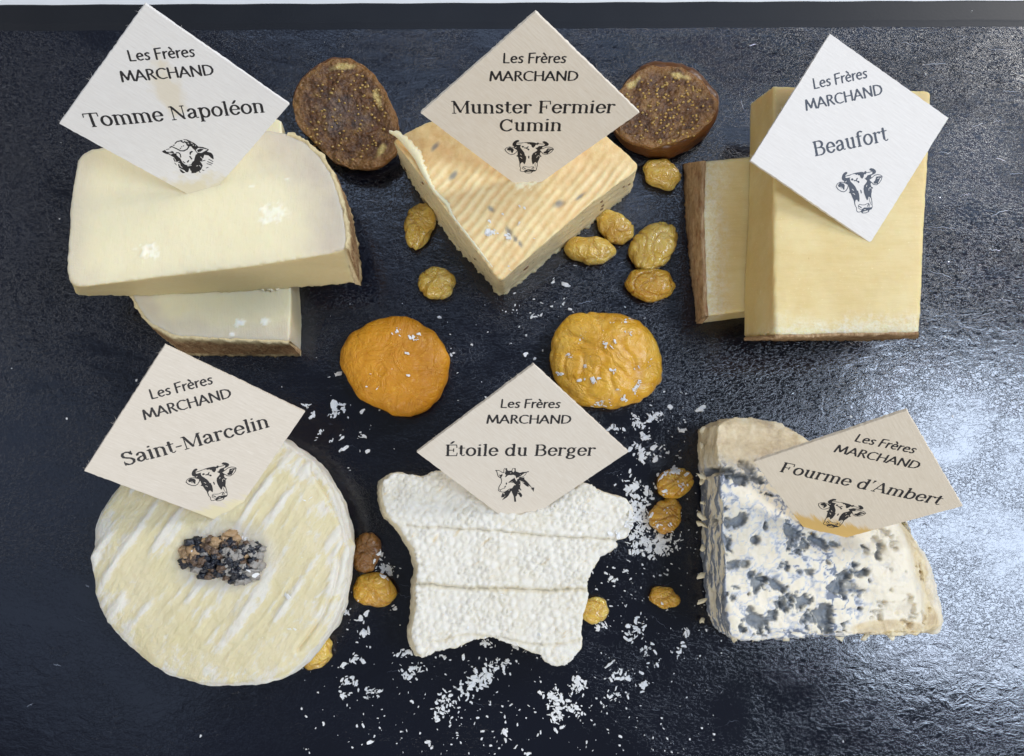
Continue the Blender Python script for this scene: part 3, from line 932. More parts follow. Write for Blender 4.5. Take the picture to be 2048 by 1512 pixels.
LABELS = {
    'tomme': 'square wooden label printed with a sheep head, in the pale crossed slices at upper left',
    'munster': 'square wooden label with two lines of name lettering, stuck in the seed-flecked cheese wedge',
    'beaufort': 'whitest wooden label with print greyed by sheen, lying low over the thick yellow cheese block',
    'marcelin': 'square wooden label with a cow head, stuck in the round white cheese',
    'etoile': 'square wooden label printed with a goat head, stuck in the star-shaped bumpy cheese',
    'fourme': 'wooden label with a yellow-soaked lower edge, stuck in the blue-veined cheese',
}


def px_to_uv(R, o, S, px, py):
    d = ray(px, py)
    s = ((o - CAM) @ R[:, 2]) / (d @ R[:, 2])
    l = R.T @ (CAM + s * d - o)
    return l[0] / S, l[1] / S


def affine(key, x0, y0, k):
    R, o, S = POSE[key]
    A, Bv = [], []
    for x in (0, 1000, 2000):
        for y in (0, 700, 1400):
            A.append([x, y, 1])
            Bv.append(px_to_uv(np.array(R), np.array(o), S, x0 + x / k, y0 + y / k))
    c, *_ = np.linalg.lstsq(np.array(A, float), np.array(Bv), rcond=None)
    return lambda x, y: (c[0, 0] * x + c[1, 0] * y + c[2, 0], c[0, 1] * x + c[1, 1] * y + c[2, 1])


COWF = affine('munster', 1000, 260, 15.12)
SHEEPF = affine('tomme', 310, 265, 14.63)
GOATF = affine('etoile', 980, 925, 17.79)


def make_tag(key):
    R, o, S = POSE[key]
    R, o = np.array(R), np.array(o)
    text, u0, u1, base, beast, mat = PRINT[key]
    root = empty('cheese_label', o)
    root.rotation_euler = Matrix(R.tolist()).to_euler()
    tag(root, LABELS[key], 'cheese label', 'square wooden cheese labels')
    # the board: a square with slightly rough sawn edges
    cs = [np.array(q) * S for q in ((0, 1), (-1, 0), (0, -1), (1, 0))]
    pts = []
    r = np.random.default_rng(len(text) * 7)
    for a, b in zip(cs, cs[1:] + cs[:1]):
        n = 46
        nn = np.array([-(b - a)[1], (b - a)[0]])
        nn /= np.linalg.norm(nn)
        for i in range(n):
            t = i / n
            j = r.normal() * 0.004 if i else 0.0
            pts.append(a + (b - a) * t - nn * j)
    n = len(pts)
    th = 0.10
    V = [(x * 0.997, y * 0.997, 0.0) for x, y in pts] + [(x, y, -0.012) for x, y in pts] + [(x + r.normal() * .004, y + r.normal() * .004, -th) for x, y in pts]
    F = [tuple(range(n)), tuple(reversed(range(2 * n, 3 * n)))]
    for k in (0, 1):
        for i in range(n):
            j = (i + 1) % n
            F.append((k * n + i, (k + 1) * n + i, (k + 1) * n + j, k * n + j))
    me = to_mesh('board', V, F, (0, 0, 0), mat, False)
    link('board', me, root)
    # torn wood fibres along the cut edges
    V, F = [], []
    for _ in range(30):
        side = r.integers(4)
        if side == 1:
            side = 0
        a, b = cs[side], cs[(side + 1) % 4]
        p = a + (b - a) * r.random()
        nn = np.array([(b - a)[1], -(b - a)[0]])
        nn /= np.linalg.norm(nn)
        L = 0.04 + 0.09 * r.random() ** 2
        d = -nn if np.dot(nn, p) < 0 else nn
        tdir = (b - a) / np.linalg.norm(b - a)
        e = p + d * L + tdir * L * r.normal() * 1.2
        z = -0.09 * r.random()
        k = len(V)
        w = 0.005
        V += [(*(p - tdir * w - d * .02), z), (*(p + tdir * w - d * .02), z), (*e, z + 0.03 * r.normal()), (*(p - d * .02), z - w)]
        F += [(k, k + 1, k + 2), (k + 1, k + 3, k + 2), (k + 3, k, k + 2)]
    fo = link('edge_fibres', to_mesh('edge_fibres', V, F, (0, 0, 0), mat, False), root)
    tag(fo, kind='stuff')

    im = ink_sheen if key == 'beaufort' else ink_mat

    def ink_ob(name, ink, seed):
        V, F = ink.mesh(0.0016, seed)
        V = [(x * S, y * S, 0.004) for x, y in V]
        link(name, to_mesh(name, V, F, (0, 0, 0), im, False), root)
    c = 0.0042
    k = Ink(-.32, .34, .48, .68, c)
    write(k, SAN, 'Les Frères', -.262, .285, .53, .135, .070, .045, .05, .03, .03)
    ink_ob('lettering', k, 1)
    k = Ink(-.44, .46, .30, .50, c)
    write(k, SAN, 'MARCHAND', -.375, .405, .35, .138, .074, .040, .05, .03, 0.0)
    ink_ob('lettering', k, 2)
    k = Ink(u0 - .03, u1 + .03, base - .07, base + .20, c)
    write(k, SER, text, u0, u1, base, .198, .066, .034, .027, .025)
    ink_ob('lettering', k, 3)
    if key == 'munster':
        k = Ink(-.34, .33, -.24, -.03, c)
        write(k, SER, 'Cumin', -.285, .30, -.205, .198, .066, .034, .027, .025)
        ink_ob('lettering', k, 4)
    k = Ink(-.34, .34, -.80, -.20, c * 0.8)
    if beast == 'cow':
        px = abs(COWF(1000, 500)[0] - COWF(0, 500)[0]) / 1000
        du, dv = {'munster': (0, 0), 'beaufort': (-.0, .02), 'marcelin': (.0, .03), 'fourme': (.0, .05)}[key]
        emblem(k, lambda x, y: (COWF(x, y)[0] + du, COWF(x, y)[1] + dv), COW_OUT, COW_CUT, [], px)
        ink_ob('printed_cow_head', k, 5)
    elif beast == 'sheep':
        px = abs(SHEEPF(1000, 500)[0] - SHEEPF(0, 500)[0]) / 1000
        emblem(k, SHEEPF, SHEEP_OUT, SHEEP_CUT, SHEEP_IN, px)
        ink_ob('printed_sheep_head', k, 6)
    else:
        px = abs(GOATF(1000, 500)[0] - GOATF(0, 500)[0]) / 1000
        emblem(k, GOATF, GOAT_OUT, GOAT_CUT, [], px)
        ink_ob('printed_goat_head', k, 7)
    # corners on the sight-line register, so that nothing drops through the label
    Vw = [R @ np.array([*(q), 0]) + o for q in cs]
    LABEL_SURF.append(BVHTree.FromPolygons([tuple(x) for x in Vw], [(0, 1, 2, 3)]))
    return root


for key in PRINT:
    make_tag(key)
# ------------------------------------------------------------------ cheese materials
def cheese(name, base, rough=0.5, sss=0.35, rad=(0.006, 0.004, 0.002)):
    return Mat(name, rough=rough, spec=0.35, sss=sss, rad=rad, scale=1.0)


m = cheese('sheep_paste', None, 0.42, 0.4)
c = m.mix(m.noise(0.5, 4), '#f0e6c4', '#eadeb4')
c = m.mix(m.math('MULTIPLY', m.attr('edge'), 0.95), c, m.mix(m.noise(2.5, 5, 0.7), '#c6b8a4', '#d8cab4'))
c = m.mix(m.math('MULTIPLY', m.attr('side'), 0.9), c, '#d3c08e')  # front face darkened: its shade is put into the paste colour
c = m.mix(m.attr('crumb'), c, '#fdf8e6')
m.color(c)
m.bump(m.noise(5, 6, 0.7), 0.014, 1.0)
m.bump(m.noise(1.0, 5, 0.7, m.map((22, 3, 5))), 0.012, 0.9)
sheep_mat = m.m

m = Mat('brown_rind', rough=0.8, spec=0.25)
n1 = m.noise(2.2, 6, 0.7)
c = m.ramp(n1, [(0.3, '#5e422c'), (0.5, '#8a6847'), (0.72, '#b49470')])
c = m.mix(m.ramp(m.noise(14, 4, 0.7), [(0.45, 0.0), (0.7, 0.7)]), c, '#c8ab80')
c = m.mix(m.math('MULTIPLY', m.attr('cream'), 0.95), c, m.mix(m.noise(9, 4), '#eadcb0', '#cdb584'))
m.color(c)
m.bump(m.noise(9, 6, 0.7), 0.03, 1.0)
rind_mat = m.m

m = cheese('yellow_paste', None, 0.45, 0.4, (0.007, 0.004, 0.0015))
c = m.mix(m.noise(0.7, 4), '#e0ca92', '#d8be80')
c = m.mix(m.math('MULTIPLY', m.attr('side'), 0.35), c, '#c2a05a')  # upright walls tinted darker, shade painted into the colour
band = m.noise(7, 6, 0.75)
c = m.mix(m.math('MULTIPLY', m.attr('edge'), m.ramp(band, [(0.40, 0.1), (0.60, 1.0)])), c, '#e8dfc8')
sp = m.ramp(m.voro(2.2), [(0.0, 1.0), (0.045, 0.0)])
c = m.mix(m.math('MULTIPLY', sp, 0.4), c, '#a98f58')
c = m.mix(m.ramp(m.noise(12, 3, 0.6), [(0.64, 0.0), (0.74, 0.6)]), c, '#f2e4b2')
c = m.mix(m.math('MULTIPLY', m.ramp(m.noise(1.0, 6, 0.7, m.map((0.7, 5, 2))), [(0.45, 0.0), (0.7, 1.0)]), 0.30), c, '#c9ab66')
c = m.mix(m.math('MULTIPLY', m.ramp(m.noise(0.45, 4, 0.6), [(0.42, 0.0), (0.65, 1.0)]), 0.35), c, '#ecdfae')
m.color(c)
m.bump(m.noise(6, 6, 0.7), 0.008, 0.8)
m.bump(m.noise(1.0, 5, 0.7, m.map((2.0, 16, 5))), 0.010, 0.8)
m.bump(m.ramp(m.voro(1.6), [(0.0, 0.0), (0.05, 1.0)]), 0.02, 0.8)
m.bump(m.math('MULTIPLY', band, m.attr('edge')), 0.03, 0.9)
yellow_mat = m.m

m = Mat('fibrous_rind', rough=0.85, spec=0.2)
n1 = m.noise(1.0, 6, 0.7, m.map((14, 2.0, 3)))
c = m.ramp(n1, [(0.3, '#7d6044'), (0.5, '#ab8c67'), (0.72, '#cdb391')])
c = m.mix(m.ramp(m.noise(2, 5, 0.7), [(0.5, 0.0), (0.75, 0.7)]), c, '#8a5236')
m.color(c)
m.bump(n1, 0.03, 1.0)
fib_mat = m.m

m = cheese('washed_rind_paste', None, 0.30, 0.3, (0.006, 0.0035, 0.0015))
hh = m.noise(1.3, 5, 0.6)
c = m.mix(m.ramp(m.noise(3.0, 6, 0.7), [(0.35, 0.0), (0.65, 1.0)]), '#e0bd80', '#ebd19a')
c = m.mix(m.math('MULTIPLY', m.ramp(hh, [(0.45, 0.0), (0.62, 1.0)]), 0.40), c, '#dfaa6c')
c = m.mix(m.math('MULTIPLY', m.attr('ridge'), 0.9), c, '#f4e2b0')
c = m.mix(m.math('MULTIPLY', m.attr('side'), 0.96), c, m.mix(m.noise(1.0, 5, 0.6, m.map((3, 3, 9))), '#ecdfb8', '#dcca9a'))
c = m.mix(m.math('MULTIPLY', m.attr('spot'), 0.8), c, '#77797a')
c = m.mix(m.attr('crumb'), c, '#fbf1cc')
m.color(c)
m.bump(m.noise(4.5, 6, 0.75), 0.035, 0.9)
m.rough(m.ramp(m.noise(5, 3), [(0.35, 0.24), (0.65, 0.5)]))
munster_mat = m.m

m = cheese('bloomy_rind', None, 0.45, 0.35, (0.007, 0.005, 0.003))
w = m.attr('white')
nn = m.noise(3.0, 6, 0.72, m.map((2.2, 0.9, 1), rot=(0, 0, math.radians(35))), 0.5)
fac = m.ramp(m.math('ADD', m.math('MULTIPLY', w, 1.15), m.math('MULTIPLY', m.math('SUBTRACT', nn, 0.5), 1.5)), [(0.36, 0.0), (0.62, 1.0)])
c = m.mix(fac, m.mix(m.noise(1.0, 3), '#dfd2a0', '#e8dcba'), m.mix(m.noise(6, 4), '#f0ebdc', '#ddd6c6'))
c = m.mix(m.math('MULTIPLY', m.attr('halo'), 0.75), c, '#e6dccb')
m.color(c)
m.bump(m.noise(5.0, 7, 0.72, m.map((1.9, 0.6, 1), rot=(0, 0, math.radians(35)))), 0.07, 1.0)
m.bump(m.noise(16, 4, 0.7), 0.010, 0.8)
round_mat = m.m

m = cheese('dimpled_rind', None, 0.6, 0.3, (0.006, 0.005, 0.003))
c = m.mix(m.noise(3.5, 5, 0.7), '#ebe7dc', '#ded8c8')
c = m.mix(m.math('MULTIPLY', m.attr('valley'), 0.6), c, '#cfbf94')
c = m.mix(m.math('MULTIPLY', m.attr('side'), 0.75), c, '#e6d9b6')
c = m.mix(m.math('MULTIPLY', m.ramp(m.noise(1.0, 5, 0.7, m.map((1.3, 3.6, 1), rot=(0, 0, math.radians(-40)))), [(0.60, 0.0), (0.70, 1.0)]), 0.55), c, '#d9bd84')
m.color(c)
m.bump(m.noise(11, 6, 0.72), 0.022, 1.0)
star_mat = m.m

m = cheese('blue_veined_paste', None, 0.38, 0.35, (0.006, 0.005, 0.003))
c = m.mix(m.noise(0.9, 4), '#ebe3d0', '#e2d6bc')
st = m.noise(1.0, 6, 0.7, m.map((1.2, 2.6, 2.0)), 0.6)
mold = m.attr('mold')
streak = m.ramp(m.math('ADD', m.math('MULTIPLY', mold, 1.0), m.math('MULTIPLY', m.math('SUBTRACT', st, 0.5), 0.9)), [(0.36, 0.0), (0.62, 1.0)])
c = m.mix(m.math('MULTIPLY', m.ramp(m.math('ADD', mold, m.math('MULTIPLY', m.math('SUBTRACT', st, 0.5), 0.7)), [(0.08, 0.0), (0.5, 1.0)]), 0.8), c, '#b0bacb')
c = m.mix(m.math('MULTIPLY', streak, 0.85), c, m.mix(m.noise(3, 5, 0.7), '#434c60', '#808791'))
c = m.mix(m.attr('pit'), c, m.mix(m.noise(6, 5, 0.7), '#515860', '#929799'))
c = m.mix(m.attr('gold'), c, m.ramp(m.noise(1.5, 6, 0.7), [(0.3, '#a98d62'), (0.5, '#d6c196'), (0.7, '#e8dcbc')]))
m.color(c)
m.bump(m.noise(4, 6, 0.7), 0.03, 0.8)
m.bump(m.noise(1.0, 5, 0.7, m.map((2.0, 14, 4))), 0.010, 0.8)
blue_mat = m.m


def crumb_field(v, spots, r=0.25):
    """ragged torn patches round the given places"""
    a = np.zeros(len(v))
    for (px, py, z, rr) in spots:
        c = P(px, py, z)
        d = np.hypot((v[:, 0] - c[0]), (v[:, 1] - c[1]) * 1.5) / rr
        a = np.maximum(a, ss(1.0, 0.55, d + 0.9 * np.abs(noise(v * 4.5)) + 0.5 * noise(v * 9)))
    return a


def body(name, root, v, f, mat, attrs):
    o = link(name, to_mesh(name, v, f, root_loc(root), mat, True, attrs), root)
    surf(v, f)
    return o


def root_loc(root):
    return [c / U for c in root.location]


def rind_strip(name, root, tops, bases, zt, zb, out, mat, crest=0.05, ragged=0.06, rows=14, step=0.045, seed=1):
    """a crust of its own thickness wrapped along a side, ragged at the cut edge"""
    T = np.array([P(x, y, zt if len(r) == 0 else r[0]) for x, y, *r in tops])
    B = np.array([P(x, y, zb if len(r) == 0 else r[0]) for x, y, *r in bases])
    q = resample(np.hstack([T, B]), step, closed=False, smooth=3)
    T, B = q[:, :3], q[:, 3:]
    n = len(T)
    d = np.gradient(T[:, :2], axis=0)
    nn = np.stack([d[:, 1], -d[:, 0]], 1)
    nn /= np.linalg.norm(nn, axis=1)[:, None]
    N3 = np.hstack([nn, np.zeros((n, 1))]) * out / abs(out)
    th = abs(out)
    s = np.arange(n) * step
    rag = fbm(np.stack([s * 2.6, s * 0 + seed, s * 0], 1), 4, 0.6)
    rag2 = fbm(np.stack([s * 3.1, s * 0 + seed + 9, s * 0], 1), 4, 0.6)
    V, cream = [], []
    # outer face, from the top down
    for r in range(rows):
        t = r / (rows - 1)
        base = T * (1 - t) + B * t
        p = base + N3 * th * (0.55 + 0.45 * math.sin(math.pi * (0.15 + 0.8 * t)))
        nz = fbm(np.hstack([p[:, :2] * 3.2, p[:, 2:] * 3.2 + seed]), 4, 0.6)
        p = p + N3 * (nz * 0.035)[:, None]
        if r == 0:
            p[:, 2] += crest * (0.5 + rag)
            p += N3 * (rag2 * ragged)[:, None]
        if r == rows - 1:
            p[:, 2] -= 0.02
            p += N3 * (np.abs(rag2) * ragged * 1.2)[:, None]
        V.append(p)
        edge = 1 - ss(0.0, 0.22, t + 0.16 * nz) if r < rows - 1 else np.full(n, 0.0)
        low = ss(0.86, 1.0, t + 0.10 * nz)
        vein = ss(0.035, 0.0, np.abs(fbm(p * 1.1 + seed, 3)) - 0.0) * 0.7
        cream.append(np.clip(edge + low + vein * 0.6, 0, 1))
    for (dz, k, ins) in ((0.012, 1.0, -0.02), (-0.05, 1.0, -0.07)):
        p = T - N3 * (-ins) * 1.0
        p = p + N3 * (rag * ragged * 0.8)[:, None]
        p[:, 2] += dz + crest * rag * (dz > 0)
        V.insert(0, p)
        cream.insert(0, np.full(n, 1.0))
    p = B - N3 * 0.14
    V.append(p)
    cream.append(np.full(n, 0.2))
    R = len(V)
    V = np.vstack(V)
    F = []
    for r in range(R):
        r2 = (r + 1) % R
        for i in range(n - 1):
            F.append((r * n + i, r2 * n + i, r2 * n + i + 1, r * n + i + 1))
    F.append(tuple(r * n for r in range(R)))
    F.append(tuple(r * n + n - 1 for r in reversed(range(R))))
    o = link(name, to_mesh(name, V, F, root_loc(root), mat, True, {'cream': np.concatenate(cream)}), root)
    return o


# ------------------------------------------------------------------ the pale sheep's cheese, two slices crossed
root = empty('cheese_slice', P(430, 640, 0))
tag(root, 'smaller pale cheese slice with brown rind, lying on the tray under another slice', 'cheese', 'two crossed slices of pale hard cheese')
pairs = [((262, 585), (290, 592)), ((280, 622), (300, 640)), ((300, 646), (328, 672)), ((345, 672), (372, 707)), ((450, 678), (452, 709)), ((579, 683), (602, 708)),
         ((583, 600), (604, 640)), ((572, 400), (588, 420)), ((563, 238), (572, 262)), ((400, 232), (410, 262)), ((262, 300), (290, 320))]
v, f, nr = prism(pairs, 1.75, 0.0, 0.06, 3)
Pedge = [P(x, y, 1.75) for x, y in ((262, 585), (280, 622), (300, 646), (345, 672), (450, 678), (579, 683))]
d = seg_dist(v, Pedge)
edge = ss(0.9, 0.05, d + 0.25 * fbm(v * 1.2, 3))
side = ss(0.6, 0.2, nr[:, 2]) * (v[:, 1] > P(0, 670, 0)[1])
cr = crumb_field(v, [(480, 645, 1.75, .28), (530, 643, 1.75, .22), (465, 668, 1.75, .2)])
v = v + nr * (0.012 * fbm(v * 2.0, 3) + 0.03 * cr)[:, None]
body('paste', root, v, f, sheep_mat, {'edge': edge * 0.75, 'side': side * 0.35, 'crumb': cr})
rind_strip('rind', root, [(262, 585), (280, 622), (300, 646), (345, 672), (450, 678), (579, 683)], [(290, 592), (300, 640), (328, 672), (372, 707), (452, 709), (602, 708)], 1.75, 0.0, 0.08, rind_mat, 0.03, 0.07, seed=3)

root = empty('cheese_slice', P(430, 480, 1.75))
tag(root, 'larger pale cheese slice with rounded brown rind at right, lying across another', 'cheese', 'two crossed slices of pale hard cheese')
pairs = [((153, 316), (215, 350)), ((172, 300), (235, 340)), ((380, 262), (420, 300)), ((540, 260), (560, 300)), ((575, 267), (590, 305)), ((612, 283), (625, 320)), ((640, 310), (655, 345)),
         ((662, 343), (680, 380)), ((677, 380), (697, 420)), ((687, 420), (706, 460)), ((693, 455), (713, 500)), ((694, 482), (717, 540)), ((690, 497), (717, 568)), ((655, 507), (655, 572)),
         ((500, 532), (500, 583)), ((300, 556), (300, 592)), ((165, 574), (158, 592)), ((139, 568), (147, 587)), ((133, 540), (160, 560)), ((137, 470), (175, 490)), ((139, 410), (190, 440))]
v, f, nr = prism(pairs, 3.65, 1.78, 0.06, 4)
arc = [(575, 267), (612, 283), (640, 310), (662, 343), (677, 380), (687, 420), (693, 455), (694, 482), (690, 497)]
arcb = [(590, 305), (625, 320), (655, 345), (680, 380), (697, 420), (706, 460), (713, 500), (717, 540), (718, 570)]
d = seg_dist(v, [P(x, y, 3.65) for x, y in arc])
d2 = seg_dist(v, [P(x, y, 3.65) for x, y in ((153, 316), (139, 410), (133, 540), (139, 568), (165, 574))])
d3 = seg_dist(v, [P(x, y, 3.65) for x, y in ((165, 572), (300, 556), (500, 532), (655, 507))])
edge = np.maximum(ss(2.0, 0.1, d + 0.3 * fbm(v * 1.0, 3)), 0.6 * ss(1.1, 0.0, d2))
edge = np.maximum(edge, 0.25 * ss(0.5, 0.0, d3) * (nr[:, 2] > .6))
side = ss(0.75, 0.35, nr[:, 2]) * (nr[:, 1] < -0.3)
cr = crumb_field(v, [(545, 425, 3.65, .62), (530, 440, 3.65, .3), (298, 503, 3.65, .5), (503, 373, 3.65, .12), (575, 358, 3.65, .12)])
cr = cr * (1 - edge * 0.3)
nz = fbm(v * 3.3, 4, .6)
v = v + nr * (0.014 * fbm(v * 1.4, 3) + 0.05 * cr * (0.3 + nz) + 0.006 * fbm(v * 6, 3))[:, None]
rim_ = ss(.97, .85, np.max(np.abs(nr), axis=1))
v = v - nr * (rim_ * 0.045 * np.clip(fbm(v * 3.0, 4, .65) + .1, 0, 1))[:, None]
# torn, lumpy underside edge
low = ss(2.1, 1.75, v[:, 2]) * (nr[:, 1] < 0)
v[:, 1] += low * 0.04 * fbm(v * 4, 3)
body('paste', root, v, f, sheep_mat, {'edge': edge, 'side': side, 'crumb': cr * 0.6})
rind_strip('rind', root, arc, arcb, 3.65, 1.78, -0.09, rind_mat, 0.04, 0.09, seed=7)
# torn lumps at the front edge, under the slice
lump = []


m = Mat('torn_cream', rough=0.6, spec=0.3)
m.color(m.mix(m.noise(3, 4), '#f1e9cf', '#e2d5b2'))
torn_mat = m.m


def torn(name, root, places, mat, size, seed, attrs=('edge', 'side', 'crumb')):
    """little torn curls of cheese joined into one ragged part"""
    r = np.random.default_rng(seed)
    V, F = [], []
    for (px, py, z) in places:
        c = P(px, py, z)
        a, b, h = size * (0.6 + 0.8 * r.random()), size * (0.4 + 0.5 * r.random()), size * (0.25 + 0.3 * r.random())
        th = r.random() * 3.1
        k = len(V)
        n, rr = 9, 5
        for j in range(rr + 1):
            ph = math.pi * j / rr
            for i in range(n):
                t = 2 * math.pi * i / n
                q = 1 + 0.35 * r.normal() * (0 < j < rr)
                x, y, zz = a * math.cos(t) * math.sin(ph) * q, b * math.sin(t) * math.sin(ph) * q, h * math.cos(ph)
                V.append((c[0] + x * math.cos(th) - y * math.sin(th), c[1] + x * math.sin(th) + y * math.cos(th), c[2] + zz))
        for j in range(rr):
            for i in range(n):
                i2 = (i + 1) % n
                F.append((k + j * n + i, k + j * n + i2, k + (j + 1) * n + i2, k + (j + 1) * n + i)[::-1])
    mat = torn_mat
    z = np.zeros(len(V))
    at = {q: z for q in attrs}
    if 'crumb' in attrs:
        at['crumb'] = z + 0.85
    o = link(name, to_mesh(name, V, F, root_loc(root), mat, True, at), root)
    tag(o, kind='stuff')
    return o


r = np.random.default_rng(3)
pl = []
pl += [(520 + 45 * r.random(), 578 - 3 * r.random(), 1.85) for i in range(9)]
torn('torn_crumbs', root, pl, sheep_mat, 0.07, 5)

# ------------------------------------------------------------------ the wedge with seeds
root = empty('cheese_wedge', P(1000, 430, 0))
tag(root, 'golden ridged cheese wedge flecked with seeds, raisins along both sides', 'cheese')
ZM = 2.7
pairs = [((787, 283), (800, 320)), ((803, 271), (815, 300)), ((857, 243), (865, 280)), ((1040, 200), (1040, 240)), ((1190, 250), (1190, 290)), ((1219, 276), (1216, 310)), ((1252, 305), (1243, 340)),
         ((1279, 332), (1269, 375)), ((1268, 344), (1252, 392)), ((1180, 408), (1176, 452)), ((1090, 486), (1088, 524)), ((1000, 564), (1004, 592)),
         ((968, 522), (966, 552)), ((915, 452), (912, 492)), ((860, 378), (864, 424)), ((815, 318), (822, 362))]
v, f, nr = prism(pairs, ZM, 0.0, 0.055, 3)
dirr = math.radians(52)
cx, sx = math.cos(dirr), math.sin(dirr)
across = v[:, 0] * sx - v[:, 1] * cx
along = v[:, 0] * cx + v[:, 1] * sx
ph = across * 2 * math.pi / 0.28 + 1.6 * fbm(v * 0.5, 2) + 0.5 * noise(v * 2)
top = ss(0.5, 0.8, nr[:, 2])
fade = ss(10.9, 10.0, v[:, 1])
rdg = (0.5 + 0.5 * np.sin(ph)) * (0.55 + 0.45 * ss(-.4, .3, noise(v * 1.3)))
spots = [(870, 293, .20, .09, 50), (907, 350, .22, .10, 50), (982, 418, .16, .08, -40), (1018, 463, .18, .09, -60), (1040, 488, .15, .06, -60), (1118, 408, .22, .12, 20), (1160, 393, .22, .06, 40), (1030, 478, .16, .07, -60)]
spot = np.zeros(len(v))
for x, y, a, b, th in spots:
    c = P(x, y, ZM)
    t = math.radians(th)
    dx, dy = v[:, 0] - c[0], v[:, 1] - c[1]
    e = np.hypot((dx * math.cos(t) + dy * math.sin(t)) / a, (-dx * math.sin(t) + dy * math.cos(t)) / b)
    spot = np.maximum(spot, ss(1.35, 0.3, e + 0.25 * noise(v * 7)))
side = ss(0.72, 0.35, nr[:, 2])
slit = crumb_field(v, [(1058, 362, ZM, .5), (1040, 372, ZM, .3)])
v = v + nr * (top * (fade * rdg * 0.042 + 0.035 * fbm(v * 1.6, 3) + 0.012 * fbm(v * 5, 3)) - spot * top * 0.02 + slit * 0.05 * (.4 + fbm(v * 4, 3)))[:, None]
v = v + nr * (side * (0.03 * fbm(v * np.array([1.5, 1.5, 4]), 4)))[:, None]
base = ss(0.28, 0.0, v[:, 2]) * side
v = v + nr * (base * 0.09 * (0.4 + fbm(v * 4.5, 3, .6)))[:, None]
body('paste', root, v, f, munster_mat, {'side': side, 'ridge': rdg * top * fade * 0.8, 'spot': spot * top, 'crumb': np.maximum(slit * .8, base * 0.0)})
# the lifted skin along the left edge
E1 = resample([[*P(x, y, z), w] for x, y, z, w in ((779, 262, 3.05, .02), (795, 272, 3.0, .16), (815, 295, 2.95, .20), (832, 318, 2.85, .22), (845, 345, 2.80, .14), (868, 383, 2.76, .06), (893, 408, 2.75, .09), (905, 432, 2.72, .03), (950, 490, 2.70, .03), (985, 535, 2.7, .02))], 0.06, False, 2)
V, F = [], []
n = len(E1)
for i, (x, y, z, w) in enumerate(E1):
    j = min(n - 1, i + 1)
    k = max(0, i - 1)
    d = E1[j][:2] - E1[k][:2]
    d /= np.linalg.norm(d)
    nn = np.array([-d[1], d[0]])
    w2 = w * (0.8 + 0.6 * random.random())
    V += [(x - nn[0] * .03, y - nn[1] * .03, z - .12), (x - nn[0] * .04, y - nn[1] * .04, z), (x + nn[0] * w2 * .5, y + nn[1] * w2 * .5, z + .05), (x + nn[0] * w2, y + nn[1] * w2, z + .01 + .02 * random.random()), (x + nn[0] * w2 * .8, y + nn[1] * w2 * .8, z - .10)]
for i in range(n - 1):
    for q in range(5):
        F.append((i * 5 + q, i * 5 + (q + 1) % 5, (i + 1) * 5 + (q + 1) % 5, (i + 1) * 5 + q))
z = np.zeros(len(V))
link('lifted_skin', to_mesh('lifted_skin', V, F, root_loc(root), munster_mat, True, {'side': z + .5, 'ridge': z, 'spot': z, 'crumb': z + .7}), root)
r = np.random.default_rng(8)
m = Mat('seed_brown', rough=0.45)
m.color(m.mix(m.noise(1.0, 3, 0.6, m.map((20, 3, 3))), '#4a3520', '#8a6a44'))
seed_mat = m.m


def seedling(root, px, py, z, a, b, th, mat, name='cumin_seed', push=0.0):
    c, nrm = drop(px, py)
    V, F = [], []
    nn = Vector(nrm)
    t1 = (Vector((math.cos(th), math.sin(th), 0)) - nn * nn.dot(Vector((math.cos(th), math.sin(th), 0)))).normalized()
    t2 = nn.cross(t1)
    k, q = 8, 5
    for j in range(q + 1):
        ph = math.pi * j / q
        for i in range(k):
            t = 2 * math.pi * i / k
            p = c + nn * push + t1 * (a * math.cos(ph)) + (t2 * math.cos(t) + nn * math.sin(t)) * (b * math.sin(ph))
            V.append(tuple(p))
    for j in range(q):
        for i in range(k):
            i2 = (i + 1) % k
            F.append((j * k + i, j * k + i2, (j + 1) * k + i2, (j + 1) * k + i))
    return link(name, to_mesh(name, V, F, root_loc(root), mat), root)


for (x, y, a, b, th) in ((1052, 536, .13, .05, 60), (1205, 411, .07, .05, 80), (1203, 403, .06, .05, 0), (1203, 418, .08, .05, 20), (1247, 373, .05, .04, 60), (1258, 368, .06, .05, 50), (846, 366, .07, .04, -50), (950, 518, .05, .03, -50), (811, 338, .08, .05, -60)):
    seedling(root, x, y, 0, a, b, math.radians(th), seed_mat)

# ------------------------------------------------------------------ the thick yellow blocks
root = empty('cheese_block', P(1440, 480, 0))
tag(root, 'thinner yellow cheese slab with a brown fibrous rind, partly under the thick block', 'cheese', 'two overlapping blocks of yellow hard cheese')
pairs = [((1410, 322), (1385, 345)), ((1492, 314), (1485, 340)), ((1700, 305), (1680, 330)), ((1700, 600), (1680, 620)), ((1487, 622), (1487, 636)), ((1413, 632), (1400, 647)), ((1410, 540), (1392, 560)), ((1406, 430), (1382, 450))]
v, f, nr = prism(pairs, 1.65, 0.0, 0.06, 2)
lft = [(1413, 632), (1410, 540), (1406, 430), (1410, 322)]
d = seg_dist(v, [P(x, y, 1.65) for x, y in lft])
edge = ss(1.05, 0.30, d + 0.22 * fbm(v * 1.6, 3)) * ss(.0, .05, d)
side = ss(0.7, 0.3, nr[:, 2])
v = v + nr * (0.010 * fbm(v * 2.0, 3))[:, None]
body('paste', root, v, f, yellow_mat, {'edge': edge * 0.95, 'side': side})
rind_strip('rind', root, [(1413, 632), (1410, 540), (1406, 430), (1410, 322)], [(1397, 647), (1387, 560), (1375, 450), (1370, 328)], 1.65, 0.0, -0.10, fib_mat, 0.02, 0.05, seed=21)

